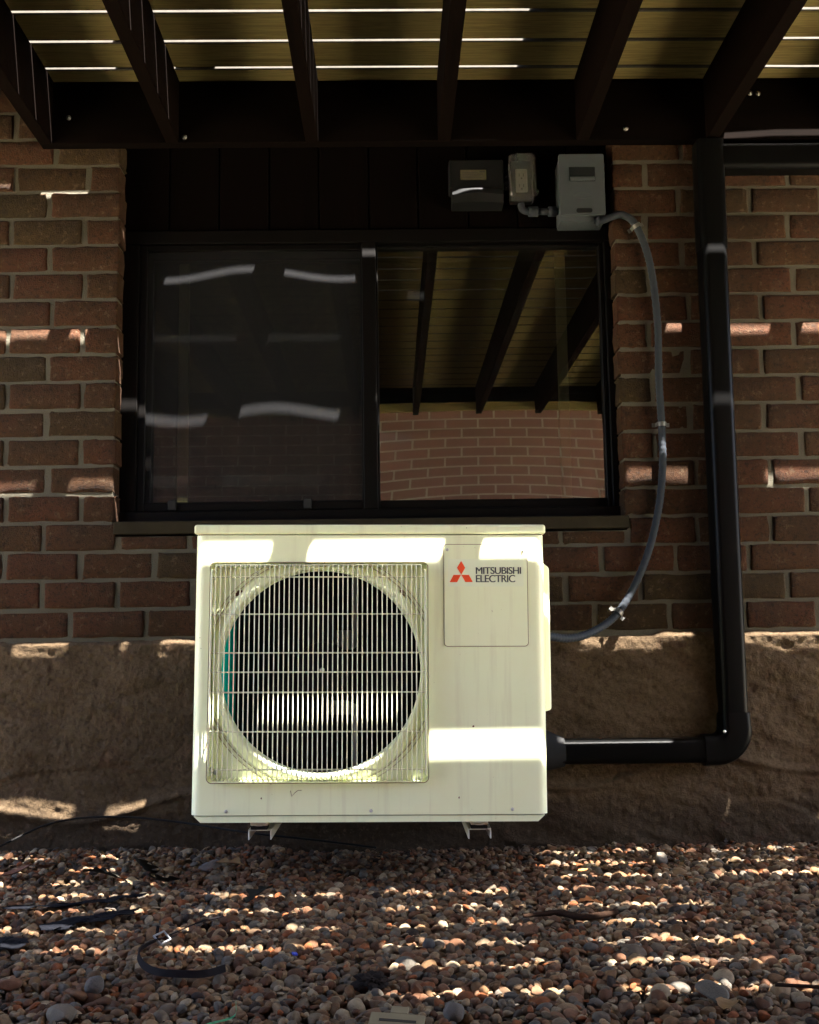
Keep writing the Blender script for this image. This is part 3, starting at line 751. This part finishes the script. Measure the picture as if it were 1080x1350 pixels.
s = MB(); vduct(s, .968 - dx_, 2.035 - dz_, .964 - dx_, 1.70 - dz_, .082, .062, YW); s.build('upper_channel', M['duct'], du)
s = MB(); vduct(s, .964 - dx_, 1.73 - dz_, .956 - dx_, .335 - dz_, .074, .066, YW - .0005); s.build('down_channel', M['duct'], du)
s = MB(); hduct(s, .462 - dx_, .2485 - dz_, .91 - dx_, .2470 - dz_, .066, .064, -.016); s.build('cross_channel', M['duct'], du)
s = MB(); hduct(s, 1.0 - dx_, 1.985 - dz_, 1.75 - dx_, 1.985 - dz_, .082, .058, YW); s.build('head_channel', M['duct'], du)
# elbow at the foot
s = MB(); P = dprofile(.082, .072); k = len(P); secs = []
secs.append([(.956 + a, YW - b, .350) for a, b in P])
for i in range(9):
    a = R(90 * i / 8); C_ = (.956 - .058, .2475 + .058)
    secs.append([(C_[0] + (.058 + q) * math.cos(a), -.010 - b, C_[1] - (.058 + q) * math.sin(a)) for q, b in P])
secs.append([(.862, -.012 - b, .2475 - q) for q, b in P])
s.add([p for q in secs for p in q], [(L * k + i, L * k + i + 1, (L + 1) * k + i + 1, (L + 1) * k + i) for L in range(len(secs) - 1) for i in range(k - 1)], True)
elb = s.build('elbow', M['duct'], du, (-dx_, 0, -dz_))
s = MB(); s.lathe([(0, -.003), (.004, -.002), (.005, 0)], 0, 0, 12); s.build('elbow_screw', M['steel'], elb, (.915, -.084, .300))
# tapering end boot at the unit
s = MB(); secs = []
for x, h, d, zc in ((.318, .050, .12, .262), (.350, .056, .10, .258), (.425, .056, .075, .255), (.450, .048, .072, .250), (.474, .040, .070, .2487)):
    secs.append([(x, -.014 - d * (.5 + .5 * math.sin(R(a))), zc + h * math.cos(R(a))) for a in range(0, 360, 20)])
k = 18; s.add([p for q in secs for p in q], [(L * k + i, L * k + (i + 1) % k, (L + 1) * k + (i + 1) % k, (L + 1) * k + i) for L in range(len(secs) - 1) for i in range(k)], True)
s.build('end_boot', M['rubber'], du, (-dx_, 0, -dz_))

# ------------------------------------------------------------------ fittings on the panel: vent box, outlet, disconnect, conduit
vb = empty('vent_box', (.27, .072, 1.868)); tag(vb, 'dark vent box with small aged label on the panel above the window', 'vent')
s = MB(); s.bbox(-.080, .085, -.060, 0, .045, .142, .005); s.build('box_body', M['vent'], vb)
s = MB(); n = 14; V = []
for i in range(n + 1):
    u = i / n; x = -.072 + .155 * u; b = .010 * math.sin(math.pi * u)
    V += [(x, -.062 - b, .046), (x, -.066 - b, .028), (x, -.058 - b * .8, .004), (x, -.0, .002), (x, -.0, .0448), ]
F = [(i * 5 + j, i * 5 + j + 1, i * 5 + j + 6, i * 5 + j + 5) for i in range(n) for j in range(4)] + [(4, 3, 2, 1, 0), tuple(n * 5 + j for j in range(5))]
s.add(V, F); s.build('hood', M['vent'], vb)
s = MB(); s.box(-.046, .032, -.0612, -.0603, .077, .108); st_ = s.build('label_sticker', M['sticker'], vb)
s = MB()
for i, (a, b) in enumerate(((-.040, .006), (-.040, .022), (-.040, .012), (-.040, .020))): s.box(a, b, -.0617, -.0613, .0985 - .0058 * i, .1010 - .0058 * i)
s.box(.012, .028, -.0617, -.0613, .099, .105); s.build('label_print', M['print'], st_)

ou = empty('outlet_box', (.412, .072, 1.875)); tag(ou, 'weatherproof outlet under a clear plastic bubble cover', 'outlet')
s = MB(); s.bbox(-.036, .036, -.030, 0, .012, .145, .006); s.build('back_box', M['vent'], ou)
s = MB(); s.bbox(-.018, .018, -.036, -.0302, .040, .115, .003); dp = s.build('receptacle', M['white_plastic'], ou)
s = MB()
for z in (.060, .094):
    for x in (-.007, .006): s.box(x - .001, x + .001, -.0372, -.0362, z - .004, z + .005)
    s.box(-.002, .002, -.0372, -.0362, z - .012, z - .008)
s.build('socket_slots', M['print'], dp)
s = MB(); o1 = rrect(-.045, .045, .005, .158, .014, 5); o2 = rrect(-.040, .040, .012, .152, .014, 5); n = len(o1)
lv = [[(x, -.028, z) for x, z in o1], [(x, -.066, z) for x, z in o2], [(x * .9, -.072, .082 + (z - .082) * .93) for x, z in o2]]
s.add([p for q in lv for p in q], [(L * n + i, L * n + (i + 1) % n, (L + 1) * n + (i + 1) % n, (L + 1) * n + i) for L in range(2) for i in range(n)] + [tuple(range(2 * n, 3 * n))])
s.build('bubble_cover', M['clear'], ou)
for z in (.050, .068, .088, .108):
    s = MB(); s.bbox(-.052, -.044, -.045, -.030, z - .004, z + .004, .002, 1); s.build('hinge', M['clear'], ou)
s = MB(); s.bbox(.044, .050, -.050, -.030, .030, .042, .002, 1); s.build('latch', M['clear'], ou)

db = empty('disconnect_box', (.586, .072, 1.802)); tag(db, 'grey metal disconnect box beside the right end of the panel', 'electrical box')
s = MB(); s.bbox(-.066, .066, -.082, 0, .0, .200, .003); s.build('box_body', M['grey_box'], db)
cov = MB(); cov.prism(list(reversed(rrect(-.068, .068, .016, .206, .004, 3))), -.094, -.0823)
co_ = cov.build('hinged_cover', M['grey_box'], db)
s = MB(); s.bbox(-.038, .040, -.0948, -.0938, .120, .165, .001, 1); rc = s.build('pull_recess', M['grey_dark'], co_)
s = MB(); s.bbox(-.036, .038, -.100, -.0946, .121, .134, .0025, 2); s.build('pull_lip', M['grey_box'], co_)
s = MB(); s.lathe([(.026, -.094), (.0265, -.0952), (.0275, -.0952), (.028, -.094)], 0, 0, 30)
s.v = [(x, y, z * .34 + .076) for x, y, z in s.v]; s.build('embossed_oval', M['grey_box'], co_)
s = MB(); s.prism(list(reversed(rrect(-.020, .028, .022, .036, .006, 3))), -.0955, -.0941); s.build('hasp_slot', M['grey_dark'], co_)

cd = empty('conduit_stub', (.47, .03, 1.85)); tag(cd, 'short grey conduit elbow joining the outlet to the grey box', 'conduit')
s = MB(); s.tube([tuple(p) for p in spline([(-.062, 0, .026), (-.060, 0, .010), (-.050, 0, .002), (-.035, 0, .0)], 6)], .0105, 12); s.build('elbow', M['grey_pvc'], cd)
s = MB(); s.tube([(-.040, 0, 0), (-.012, 0, 0)], .0155, 14); s.build('coupling', M['grey_pvc'], cd)
s = MB(); s.tube([(.020, 0, 0), (.044, 0, 0)], .0155, 14); s.build('coupling', M['grey_pvc'], cd)
s = MB(); s.tube([(-.012, 0, 0), (.050, 0, 0)], .0105, 12); s.build('pipe', M['grey_pvc'], cd)

fc = empty('flexible_conduit', (.79, -.02, 1.0)); tag(fc, 'grey flexible conduit curving down the brick to the unit', 'conduit')
path = [(.622, -.005, 1.806), (.640, -.010, 1.803), (.668, -.016, 1.811), (.703, -.019, 1.818), (.743, -.019, 1.784), (.779, -.019, 1.673), (.795, -.019, 1.499), (.792, -.019, 1.315), (.794, -.019, 1.179), (.791, -.019, 1.044),
        (.770, -.020, .911), (.724, -.024, .769), (.648, -.038, .640), (.566, -.085, .583), (.480, -.16, .562), (.395, -.24, .572)]
fine = spline(path, 26); fine = [(p[0] - .79, p[1] + .02, p[2] - 1.0) for p in fine]
rad = [.0108 + (.0007 if i % 3 == 0 else -.0004) for i in range(len(fine))]
s = MB(); s.tube(fine, rad, 14); s.build('hose', M['grey_pvc'], fc)
s = MB(); a = fine[6:30]; s.tube(a[6:18], [.0155, .0165, .0165, .0165, .0165, .015, .014, .014, .014, .014, .0135, .013], 10); s.build('gland', M['grey_pvc'], fc)
for q in (4.05, 8.02, 12.1):
    i = int(q * 26); p = Vector(fine[i]); d = (Vector(fine[i + 2]) - Vector(fine[i - 2])).normalized(); nrm = Vector((0, -1, 0)); sd = d.cross(nrm).normalized(); nrm = sd.cross(d).normalized()
    if nrm.y > 0: nrm = -nrm
    s = MB(); V = []
    sec = [(-.026, -.0125), (-.016, -.0125)] + [(-.0135 * math.cos(R(t_)), .0135 * math.sin(R(t_))) for t_ in range(0, 181, 20)] + [(.016, -.0125), (.026, -.0125)]
    for w_ in (-.006, .006): V += [p + sd * a_ + nrm * b_ + d * w_ for a_, b_ in sec]
    k = len(sec); V2 = [v_ + nrm * .0015 for v_ in V]; V += V2
    F = [(i_ + 2 * k, i_ + 1 + 2 * k, i_ + 1 + 3 * k, i_ + 3 * k) for i_ in range(k - 1)] + [(i_, i_ + 1, i_ + 1 + 2 * k, i_ + 2 * k) for i_ in range(k - 1)] + [(i_ + k, i_ + 1 + k, i_ + 1 + 3 * k, i_ + 3 * k) for i_ in range(k - 1)]
    s.add(V, F); o = s.build('strap_clamp', M['old_bolt'], fc)

# ------------------------------------------------------------------ gravel bed (instanced pebbles)
protos = bpy.data.collections.new('pebble_shapes')
for k in range(8):
    bm = bmesh.new(); bmesh.ops.create_icosphere(bm, subdivisions=3, radius=1.0); r_ = random.Random(k)
    dirs = [(Vector((r_.gauss(0, 1), r_.gauss(0, 1), r_.gauss(0, 1))).normalized(), r_.uniform(.38 if k % 3 == 0 else .58, .92)) for _ in range(10 if k % 3 == 0 else 7)]
    for p in bm.verts:
        co = p.co.copy()
        for d_, h_ in dirs:
            q = co.dot(d_)
            if q > h_: co -= d_ * (q - h_) * .72
        p.co = co * (1 + .05 * math.sin(co.x * 3 + k) * math.cos(co.y * 4 + k))
    me = bpy.data.meshes.new('pebble'); bm.to_mesh(me); bm.free(); me.materials.append(M['pebble'])
    me.polygons.foreach_set('use_smooth', [True] * len(me.polygons)); protos.objects.link(bpy.data.objects.new('pebble_shape', me))
def ground_z(x, y): return .012 * (vnoise(x, y, 40, 2.2) - .5) + .010 * np.exp(-((y + .04) / .10) ** 2) * (x < -.3)
gx_, gy_, res = (-1.45, 1.65), (-1.95, -.008), .004
NX, NY = int((gx_[1] - gx_[0]) / res), int((gy_[1] - gy_[0]) / res)
hx, hy = np.meshgrid(gx_[0] + res * (np.arange(NX) + .5), gy_[0] + res * (np.arange(NY) + .5), indexing='ij')
G = ground_z(hx, hy); H = G - .022
pos, rot, scl = [], [], []
sizes = np.concatenate([rng.uniform(.019, .027, 260), rng.uniform(.0145, .020, 3200), rng.uniform(.0105, .0150, 10500), rng.uniform(.0065, .0105, 14000)])
for a in sizes:
    big = a > .016; best = None
    for _ in range(3):
        x = rng.uniform(*gx_); y = rng.uniform(gy_[0], gy_[1] - a * .8); i = int((x - gx_[0]) / res); j = int((y - gy_[0]) / res)
        h = H[min(i, NX - 1), min(j, NY - 1)] - float(G[min(i, NX - 1), min(j, NY - 1)])
        if best is None or h < best[0]: best = (h, x, y)
    h, x, y = best; b = a * rng.uniform(.58, .95); c = a * rng.uniform(.34, .80); R_ = int((a) / res)
    i = int((x - gx_[0]) / res); j = int((y - gy_[0]) / res); i0, i1, j0, j1 = max(0, i - R_), min(NX, i + R_ + 1), max(0, j - R_), min(NY, j + R_ + 1)
    if i1 <= i0 or j1 <= j0: continue
    sub = H[i0:i1, j0:j1]; zc = np.percentile(sub, 45) + c * .42
    dd = ((hx[i0:i1, j0:j1] - x) ** 2 + (hy[i0:i1, j0:j1] - y) ** 2) / (a * b)
    top = zc + c * np.sqrt(np.clip(1 - dd, 0, 1)) * .92; H[i0:i1, j0:j1] = np.where(dd < 1, np.maximum(sub, top), sub)
    pos.append((x, y, zc)); rot.append((rng.normal(0, .28), rng.normal(0, .28), rng.uniform(0, 6.28))); scl.append((a, b, c))
def gz(x, y, r=3):
    i = int((x - gx_[0]) / res); j = int((y - gy_[0]) / res); return float(H[max(0, i - r):i + r + 1, max(0, j - r):j + r + 1].max())
pm = bpy.data.meshes.new('gravel'); pm.from_pydata(pos, [], [])
for nm, dat in (('rot', rot), ('scl', scl)):
    at = pm.attributes.new(nm, 'FLOAT_VECTOR', 'POINT'); at.data.foreach_set('vector', np.array(dat, np.float32).ravel())
at = pm.attributes.new('idx', 'INT', 'POINT'); at.data.foreach_set('value', rng.integers(0, 8, len(pos)).astype(np.int32))
gravel = obj('gravel', pm); tag(gravel, 'bed of brown and cream river pebbles along the wall', 'gravel', None, 'stuff')
ng = bpy.data.node_groups.new('pebble_scatter', 'GeometryNodeTree')
ng.interface.new_socket('Geometry', in_out='INPUT', socket_type='NodeSocketGeometry'); ng.interface.new_socket('Geometry', in_out='OUTPUT', socket_type='NodeSocketGeometry')
gi = ng.nodes.new('NodeGroupInput'); go = ng.nodes.new('NodeGroupOutput'); ip = ng.nodes.new('GeometryNodeInstanceOnPoints'); ci = ng.nodes.new('GeometryNodeCollectionInfo')
ci.inputs['Collection'].default_value = protos; ci.inputs['Separate Children'].default_value = True; ci.inputs['Reset Children'].default_value = True
ip.inputs['Pick Instance'].default_value = True
def na_(nm, typ):
    n_ = ng.nodes.new('GeometryNodeInputNamedAttribute'); n_.data_type = typ; n_.inputs['Name'].default_value = nm; return n_.outputs['Attribute']
ng.links.new(gi.outputs[0], ip.inputs['Points']); ng.links.new(ci.outputs[0], ip.inputs['Instance'])
ng.links.new(na_('idx', 'INT'), ip.inputs['Instance Index']); ng.links.new(na_('rot', 'FLOAT_VECTOR'), ip.inputs['Rotation']); ng.links.new(na_('scl', 'FLOAT_VECTOR'), ip.inputs['Scale'])
ng.links.new(ip.outputs[0], go.inputs[0])
gm = gravel.modifiers.new('scatter', 'NODES'); gm.node_group = ng

# ------------------------------------------------------------------ things lying on the gravel
def stone(name, x, y, a, b, c, seed, colr, label, spk=.5, flat=.6):
    bm = bmesh.new(); bmesh.ops.create_icosphere(bm, subdivisions=4, radius=1.0); r_ = random.Random(seed)
    dirs = [(Vector((r_.gauss(0, 1), r_.gauss(0, 1), r_.gauss(0, 1))).normalized(), r_.uniform(flat, .95)) for _ in range(9)]
    for p in bm.verts:
        co = p.co.copy()
        for d_, h_ in dirs:
            q = co.dot(d_)
            if q > h_: co -= d_ * (q - h_) * .8
        co *= 1 + .05 * math.sin(co.x * 4 + seed) * math.cos(co.y * 5 + co.z * 3)
        p.co = Vector((co.x * a, co.y * b, co.z * c))
    s = MB(); s.bm(bm, True); key = 'stone_' + str(seed)
    t = NT(key); v = t.coord(); f1 = t.noise(v, 60, 5, .7); f2 = t.noise(v, 350, 3)
    colr = (colr[0] * .34, colr[1] * .31, colr[2] * .27); cc = t.mix(f1, tuple(q * .7 for q in colr), tuple(q * 1.2 for q in colr)); cc = t.mix(t.ramp(f2, [(.5, 0), (.65, spk)]), cc, tuple(q * .35 for q in colr))
    t.base(cc).rough(.85); t.bump(f2, .5, .002)
    o = s.build(name, t.m, None, (x, y, gz(x, y, 2) + c * .35), (0, 0, r_.uniform(0, 3)))
    return tag(o, label, 'stone', 'larger stones among the gravel')
stone('stone', -.491, -1.268, .020, .017, .014, 1, (.20, .18, .17), 'grey speckled granite stone left of the strap', .7, .8)
stone('stone', -.508, -1.388, .028, .022, .014, 2, (.30, .25, .19), 'large flat tan stone near the lower left corner', .2)
stone('stone', -.640, -1.238, .022, .013, .010, 3, (.34, .15, .07), 'long orange brown stone at the left edge', .15)
stone('stone', .490, -1.364, .042, .022, .012, 4, (.20, .18, .15), 'jagged grey lump of broken concrete on the gravel', .6, .62)
stone('stone', .085, -1.418, .016, .014, .015, 5, (.24, .22, .20), 'smooth round grey pebble right of the beige clip', .1, .88)
stone('stone', -.302, -1.470, .026, .015, .012, 6, (.40, .34, .29), 'long pale pink pebble below the green tape', .2)
stone('stone', .680, -.261, .022, .018, .018, 7, (.28, .25, .21), 'grey brown rock near the wall under the duct elbow', .3, .5)
stone('stone', .060, -1.03, .016, .012, .011, 8, (.10, .10, .11), 'dark slate grey pebble in the middle of the gravel', .1, .8)
stone('stone', -.470, -.275, .032, .018, .016, 9, (.42, .42, .46), 'bluish white lump beside the tan leaf near the wall', .15, .4)

def leaf(x, y, L, Wd, rz, mat, label, lobes=0, tilt=.2, seed=0, dz=.008):
    r_ = random.Random(seed); n = 16; nw = 5; V = []
    for i in range(n + 1):
        u = i / n; half = Wd * math.sin(math.pi * u ** .8) ** .8 * (1 + (.45 * math.sin(u * math.pi * 2 * lobes) if lobes else .06 * math.sin(u * 22)))
        for j in range(nw):
            w = (j / (nw - 1) - .5) * 2
            V.append((L * (u - .5), w * max(half, .0006), .30 * half * w * w + .10 * L * math.sin(u * 3 + seed) + r_.gauss(0, .0004)))
    F = [(i * nw + j, i * nw + j + 1, (i + 1) * nw + j + 1, (i + 1) * nw + j) for i in range(n) for j in range(nw - 1)]
    N = len(V); V += [(a, b, c - .0006) for a, b, c in V]; F += [tuple(reversed([q + N for q in f_])) for f_ in F]
    s = MB(); s.add(V, F, True); o = s.build('leaf', M[mat], None, (x, y, gz(x, y, 3) + dz), (tilt * r_.uniform(-1, 1), tilt * r_.uniform(-1, 1), rz))
    return tag(o, label, 'leaf', 'fallen leaves on the gravel')
leaf(.409, -.781, .055, .014, .1, 'leaf_orange', 'lobed orange leaf behind the dark stick', 3, .5, 1, .014)
leaf(.453, -.421, .030, .008, .4, 'leaf_orange', 'small orange leaf scrap near the wall right of the unit', 0, .4, 2, .012)
leaf(-.935, -.348, .075, .020, .2, 'leaf_brown', 'curled brown leaf at the left edge by the wall', 0, .4, 3, .02)
leaf(-.880, -.300, .080, .022, 2.4, 'leaf_brown', 'dark red brown leaf leaning at the wall foot, far left', 0, .5, 4, .02)
leaf(-.415, -.301, .075, .022, -.3, 'leaf_tan', 'tan orange leaf in the shade below the left bracket', 2, .3, 5, .018)
leaf(.492, -1.440, .050, .016, 1.0, 'leaf_tan', 'olive tan leaf at the lower right below the concrete lump', 0, .3, 6, .012)
leaf(.566, -.937, .055, .018, .3, 'leaf_brown', 'dark brown leaf lying flat in the right shade', 0, .2, 7, .010)
leaf(.880, -.570, .050, .016, 1.2, 'leaf_brown', 'reddish leaf beside the rightmost sunlit strip', 0, .3, 8, .012)
for q, (x, y, nm) in enumerate(((-.70, -.42, 'foremost'), (-.62, -.33, 'rearmost'), (-.55, -.45, 'rightmost'))):
    leaf(x, y, .10, .028, q * 1.3, 'leaf_dark', nm + ' of the three dark rotting leaves left of the unit', 3, .4, 20 + q, .016)
leaf(-.30, -.62, .09, .024, .9, 'leaf_dark', 'dark rotting leaf just behind the strap end', 3, .4, 31, .014)

# leaf litter: small dark flakes drifted against the wall
V, F = [], []
for q in range(1500):
    x = rng.uniform(-1.4, 1.6); y = -.02 - abs(rng.normal(0, .22)) if q < 1000 else rng.uniform(-1.7, -.05)
    if not gy_[0] < y < -.01: continue
    L_ = rng.uniform(.004, .013); w_ = L_ * rng.uniform(.25, .6); a = rng.uniform(0, 6.28); z = gz(x, y, 1) + .001; tz = rng.normal(0, .4) * L_
    ca, sa = math.cos(a), math.sin(a); n = len(V)
    for u, w in ((-1, 0), (-.3, -1), (.5, -.8), (1, 0), (.4, .9), (-.4, .8)): V.append((x + L_ * u * ca - w_ * w * sa, min(y + L_ * u * sa + w_ * w * ca, -.004), z + tz * u + abs(w) * w_ * .4))
    F += [(n, n + 1, n + 5), (n + 1, n + 2, n + 4, n + 5), (n + 2, n + 3, n + 4)]
t = NT('litter'); gi2 = t.n('NewGeometry'); t.base(t.ramp(gi2.outputs['Random Per Island'], [(0, (.010, .008, .006)), (.5, (.022, .013, .008)), (.85, (.045, .020, .008)), (1, (.085, .035, .010))])).rough(.85)
tag(obj('leaf_litter', mesh('leaf_litter', V, F, t.m)), 'dark crumbled leaf litter drifted over the gravel', 'leaf litter', None, 'stuff')

# cable along the wall
cp = [(-1.30, -.30, .02), (-1.084, -.2, .020), (-1.04, -.16, .040), (-.995, -.12, .061), (-.944, -.09, .081), (-.872, -.06, .093), (-.771, -.05, .094), (-.688, -.05, .089), (-.561, -.06, .074), (-.39, -.1, .053), (-.206, -.1, .030), (-.05, -.12, .012)]
s = MB(); s.tube(spline(cp, 8), .0030, 8); o = s.build('cable', M['cable']); tag(o, 'thin black cable arching along the foot of the wall', 'cable')
# strap with buckle
sp_ = [(-.353, -.837), (-.391, -.883), (-.422, -.951), (-.449, -1.01), (-.461, -1.067), (-.454, -1.122), (-.431, -1.179), (-.398, -1.217), (-.357, -1.232), (-.32, -1.226), (-.29, -1.198)]
st = empty('strap', (-.40, -1.05, 0)); tag(st, 'black looped strap with a pale buckle lying on the gravel', 'strap')
pts = spline([(x, y, max(gz(x, y, 4), 0) + .006) for x, y in sp_], 8); zs = np.convolve(np.pad([p[2] for p in pts], 6, 'edge'), np.ones(13) / 13, 'valid')
V = []; n = len(pts)
for i, p in enumerate(pts):
    d = pts[min(i + 1, n - 1)] - pts[max(i - 1, 0)]; d = Vector((d[0], d[1], 0)).normalized(); sd = Vector((-d.y, d.x, 0)); u = i / (n - 1)
    lean = R(25 + 55 * min(1, max(0, (u - .25) / .2))); wv_ = sd * math.cos(lean) * .006 + Vector((0, 0, 1)) * math.sin(lean) * .006; nn = wv_.cross(d).normalized() * .0011
    c0 = Vector((p[0] + .40, p[1] + 1.05, zs[i] + .004)); V += [c0 - wv_ - nn, c0 + wv_ - nn, c0 + wv_ + nn, c0 - wv_ + nn]
s = MB(); s.add(V, [(i * 4 + j, i * 4 + (j + 1) % 4, (i + 1) * 4 + (j + 1) % 4, (i + 1) * 4 + j) for i in range(n - 1) for j in range(4)] + [(3, 2, 1, 0), (n * 4 - 4, n * 4 - 3, n * 4 - 2, n * 4 - 1)], False); s.build('band', M['strap'], st)
zb = gz(-.438, -1.0, 5) + .010
s = MB()
for a in ((-.014, -.011, -.012, .012), (.011, .014, -.012, .012), (-.011, .011, .009, .012), (-.011, .011, -.012, -.009)): s.bbox(a[0], a[1], a[2], a[3], -.002, .002, .0008, 1)
s.build('buckle', M['buckle'], st, (-.438 + .40, -1.0 + 1.05, zb + .004), (R(38), R(-8), R(55)))
s = MB(); s.bbox(-.003, .003, -.001, .001, 0, .022, .0008, 1); s.build('strap_tail', M['strap'], st, (-.452 + .40, -.985 + 1.05, zb), (R(-12), R(6), 0))
# stick
kp = [(.258, -.849), (.299, -.833), (.338, -.829), (.371, -.865), (.411, -.855), (.451, -.825)]
zz = max(gz(x, y, 4) for x, y in kp); pts = spline([(x, y, zz + .001) for x, y in kp], 6)
s = MB(); s.tube(pts, [.0035 + .0032 * min(1, i / 12) * (1 + .12 * math.sin(i * 1.7)) for i in range(len(pts))], 9); tag(s.build('stick', M['twig']), 'dark crooked stick lying across the gravel', 'stick')
s = MB(); s.tube([(.60, -1.33, gz(.60, -1.33) + .006), (.66, -1.35, gz(.66, -1.35) + .006), (.72, -1.345, gz(.72, -1.345) + .005)], .003, 7); tag(s.build('stick', M['twig']), 'thin pale brown twig at the lower right', 'stick')
# weed fabric scraps
def scrap(outline, seed, label):
    P = np.array(outline); c = P.mean(0); n = len(P); V = []; nr = 6; r_ = random.Random(seed); k = 48; B = []
    for i in range(k):
        u = i / k * n; a = P[int(u) % n]; b = P[(int(u) + 1) % n]; B.append(a + (b - a) * (u - int(u)) + np.array([r_.gauss(0, .004), r_.gauss(0, .004)]))
    for q in range(nr + 1):
        for b in B:
            p = c + (b - c) * q / nr; V.append((p[0], p[1], gz(p[0], p[1], 4) + .002 + .006 * vnoise(p[0], p[1], seed, 45)))
    F = [(q * k + i, q * k + (i + 1) % k, (q + 1) * k + (i + 1) % k, (q + 1) * k + i) for q in range(nr) for i in range(k)]
    N = len(V); V += [(a, b, z - .001) for a, b, z in V]; F += [tuple(reversed([q + N for q in f_])) for f_ in F]
    s = MB(); s.add(V, F, True); tag(s.build('fabric_scrap', M['fabric']), label, 'fabric', 'weed fabric scraps')
scrap([(-.86, -.70), (-.74, -.66), (-.60, -.60), (-.56, -.57), (-.58, -.62), (-.66, -.66), (-.78, -.715)], 61, 'long narrow strip of black weed fabric nearest the wall')
scrap([(-.72, -.84), (-.62, -.77), (-.54, -.72), (-.55, -.76), (-.60, -.82), (-.66, -.85), (-.70, -.87)], 62, 'crumpled black weed fabric scrap left of the strap')
scrap([(-.80, -1.02), (-.78, -.94), (-.71, -.95), (-.69, -1.0), (-.73, -1.03)], 63, 'black weed fabric scrap at the left edge of the gravel')
# bark clump
bm = bmesh.new(); bmesh.ops.create_icosphere(bm, subdivisions=4, radius=1); r_ = random.Random(5)
for p in bm.verts:
    f = 1 + .45 * (float(vnoise(p.co.x + p.co.z, p.co.y - p.co.z, 77, 2.6)) - .5) * 2 + .2 * (r_.random() - .5); p.co = Vector((p.co.x * .026 * f, p.co.y * .018 * f, p.co.z * .015 * f))
s = MB(); s.bm(bm); tag(s.build('bark_clump', M['bark'], None, (-.042, -1.262, gz(-.042, -1.262) + .008)), 'black crumbly clump of bark on the gravel', 'bark')
# green tape, beige clip, blue scrap
pz = gz(-.27, -1.44, 6) + .004; pts = [(-.300, -1.470, pz), (-.275, -1.45, pz + .003), (-.243, -1.423, pz + .004), (-.243, -1.40, pz + .018)]
V = []; pts = spline(pts, 6)
for p in pts: V += [(p[0], p[1] - .0022, p[2]), (p[0], p[1] + .0022, p[2] + .0015), (p[0], p[1] + .0022, p[2] + .0020), (p[0], p[1] - .0022, p[2] + .0005)]
n = len(pts); s = MB(); s.add(V, [(i * 4 + j, i * 4 + (j + 1) % 4, i * 4 + 4 + (j + 1) % 4, i * 4 + 4 + j) for i in range(n - 1) for j in range(4)], True); tag(s.build('plastic_tape', M['green']), 'thin green plastic tape scrap at the bottom left', 'tape')
bc = empty('plastic_clip', (-.002, -1.485, gz(-.002, -1.485, 6) - .004), (R(14), R(3), R(-7))); tag(bc, 'beige slotted plastic clip half buried at the bottom edge', 'clip')
s = MB(); s.bbox(-.040, .040, -.004, .028, .012, .016, .001, 1); s.bbox(-.012, .014, .0285, .046, .0125, .016, .001, 1); s.build('top_plate', M['beige'], bc)
s = MB()
s.bbox(-.040, .040, -.0075, -.0045, .0085, .0155, .0008, 1); s.bbox(-.040, .040, -.0075, -.0045, -.016, -.009, .0008, 1)
for i in range(9): s.bbox(-.040 + .0094 * i, -.040 + .0094 * i + .0048, -.0075, -.0045, -.0092, .0087, .0006, 1)
s.build('slotted_face', M['beige'], bc)
s = MB(); s.box(-.026, .028, .006, .012, .0161, .0166); s.build('slot', M['print'], bc)
s = MB(); s.bbox(-.005, .005, -.004, .004, -.002, .002, .001, 1); tag(s.build('plastic_scrap', M['blue'], None, (-.182, -1.09, gz(-.182, -1.09) + .003), (.3, .2, .6)), 'tiny bright blue plastic scrap near the strap', 'scrap')
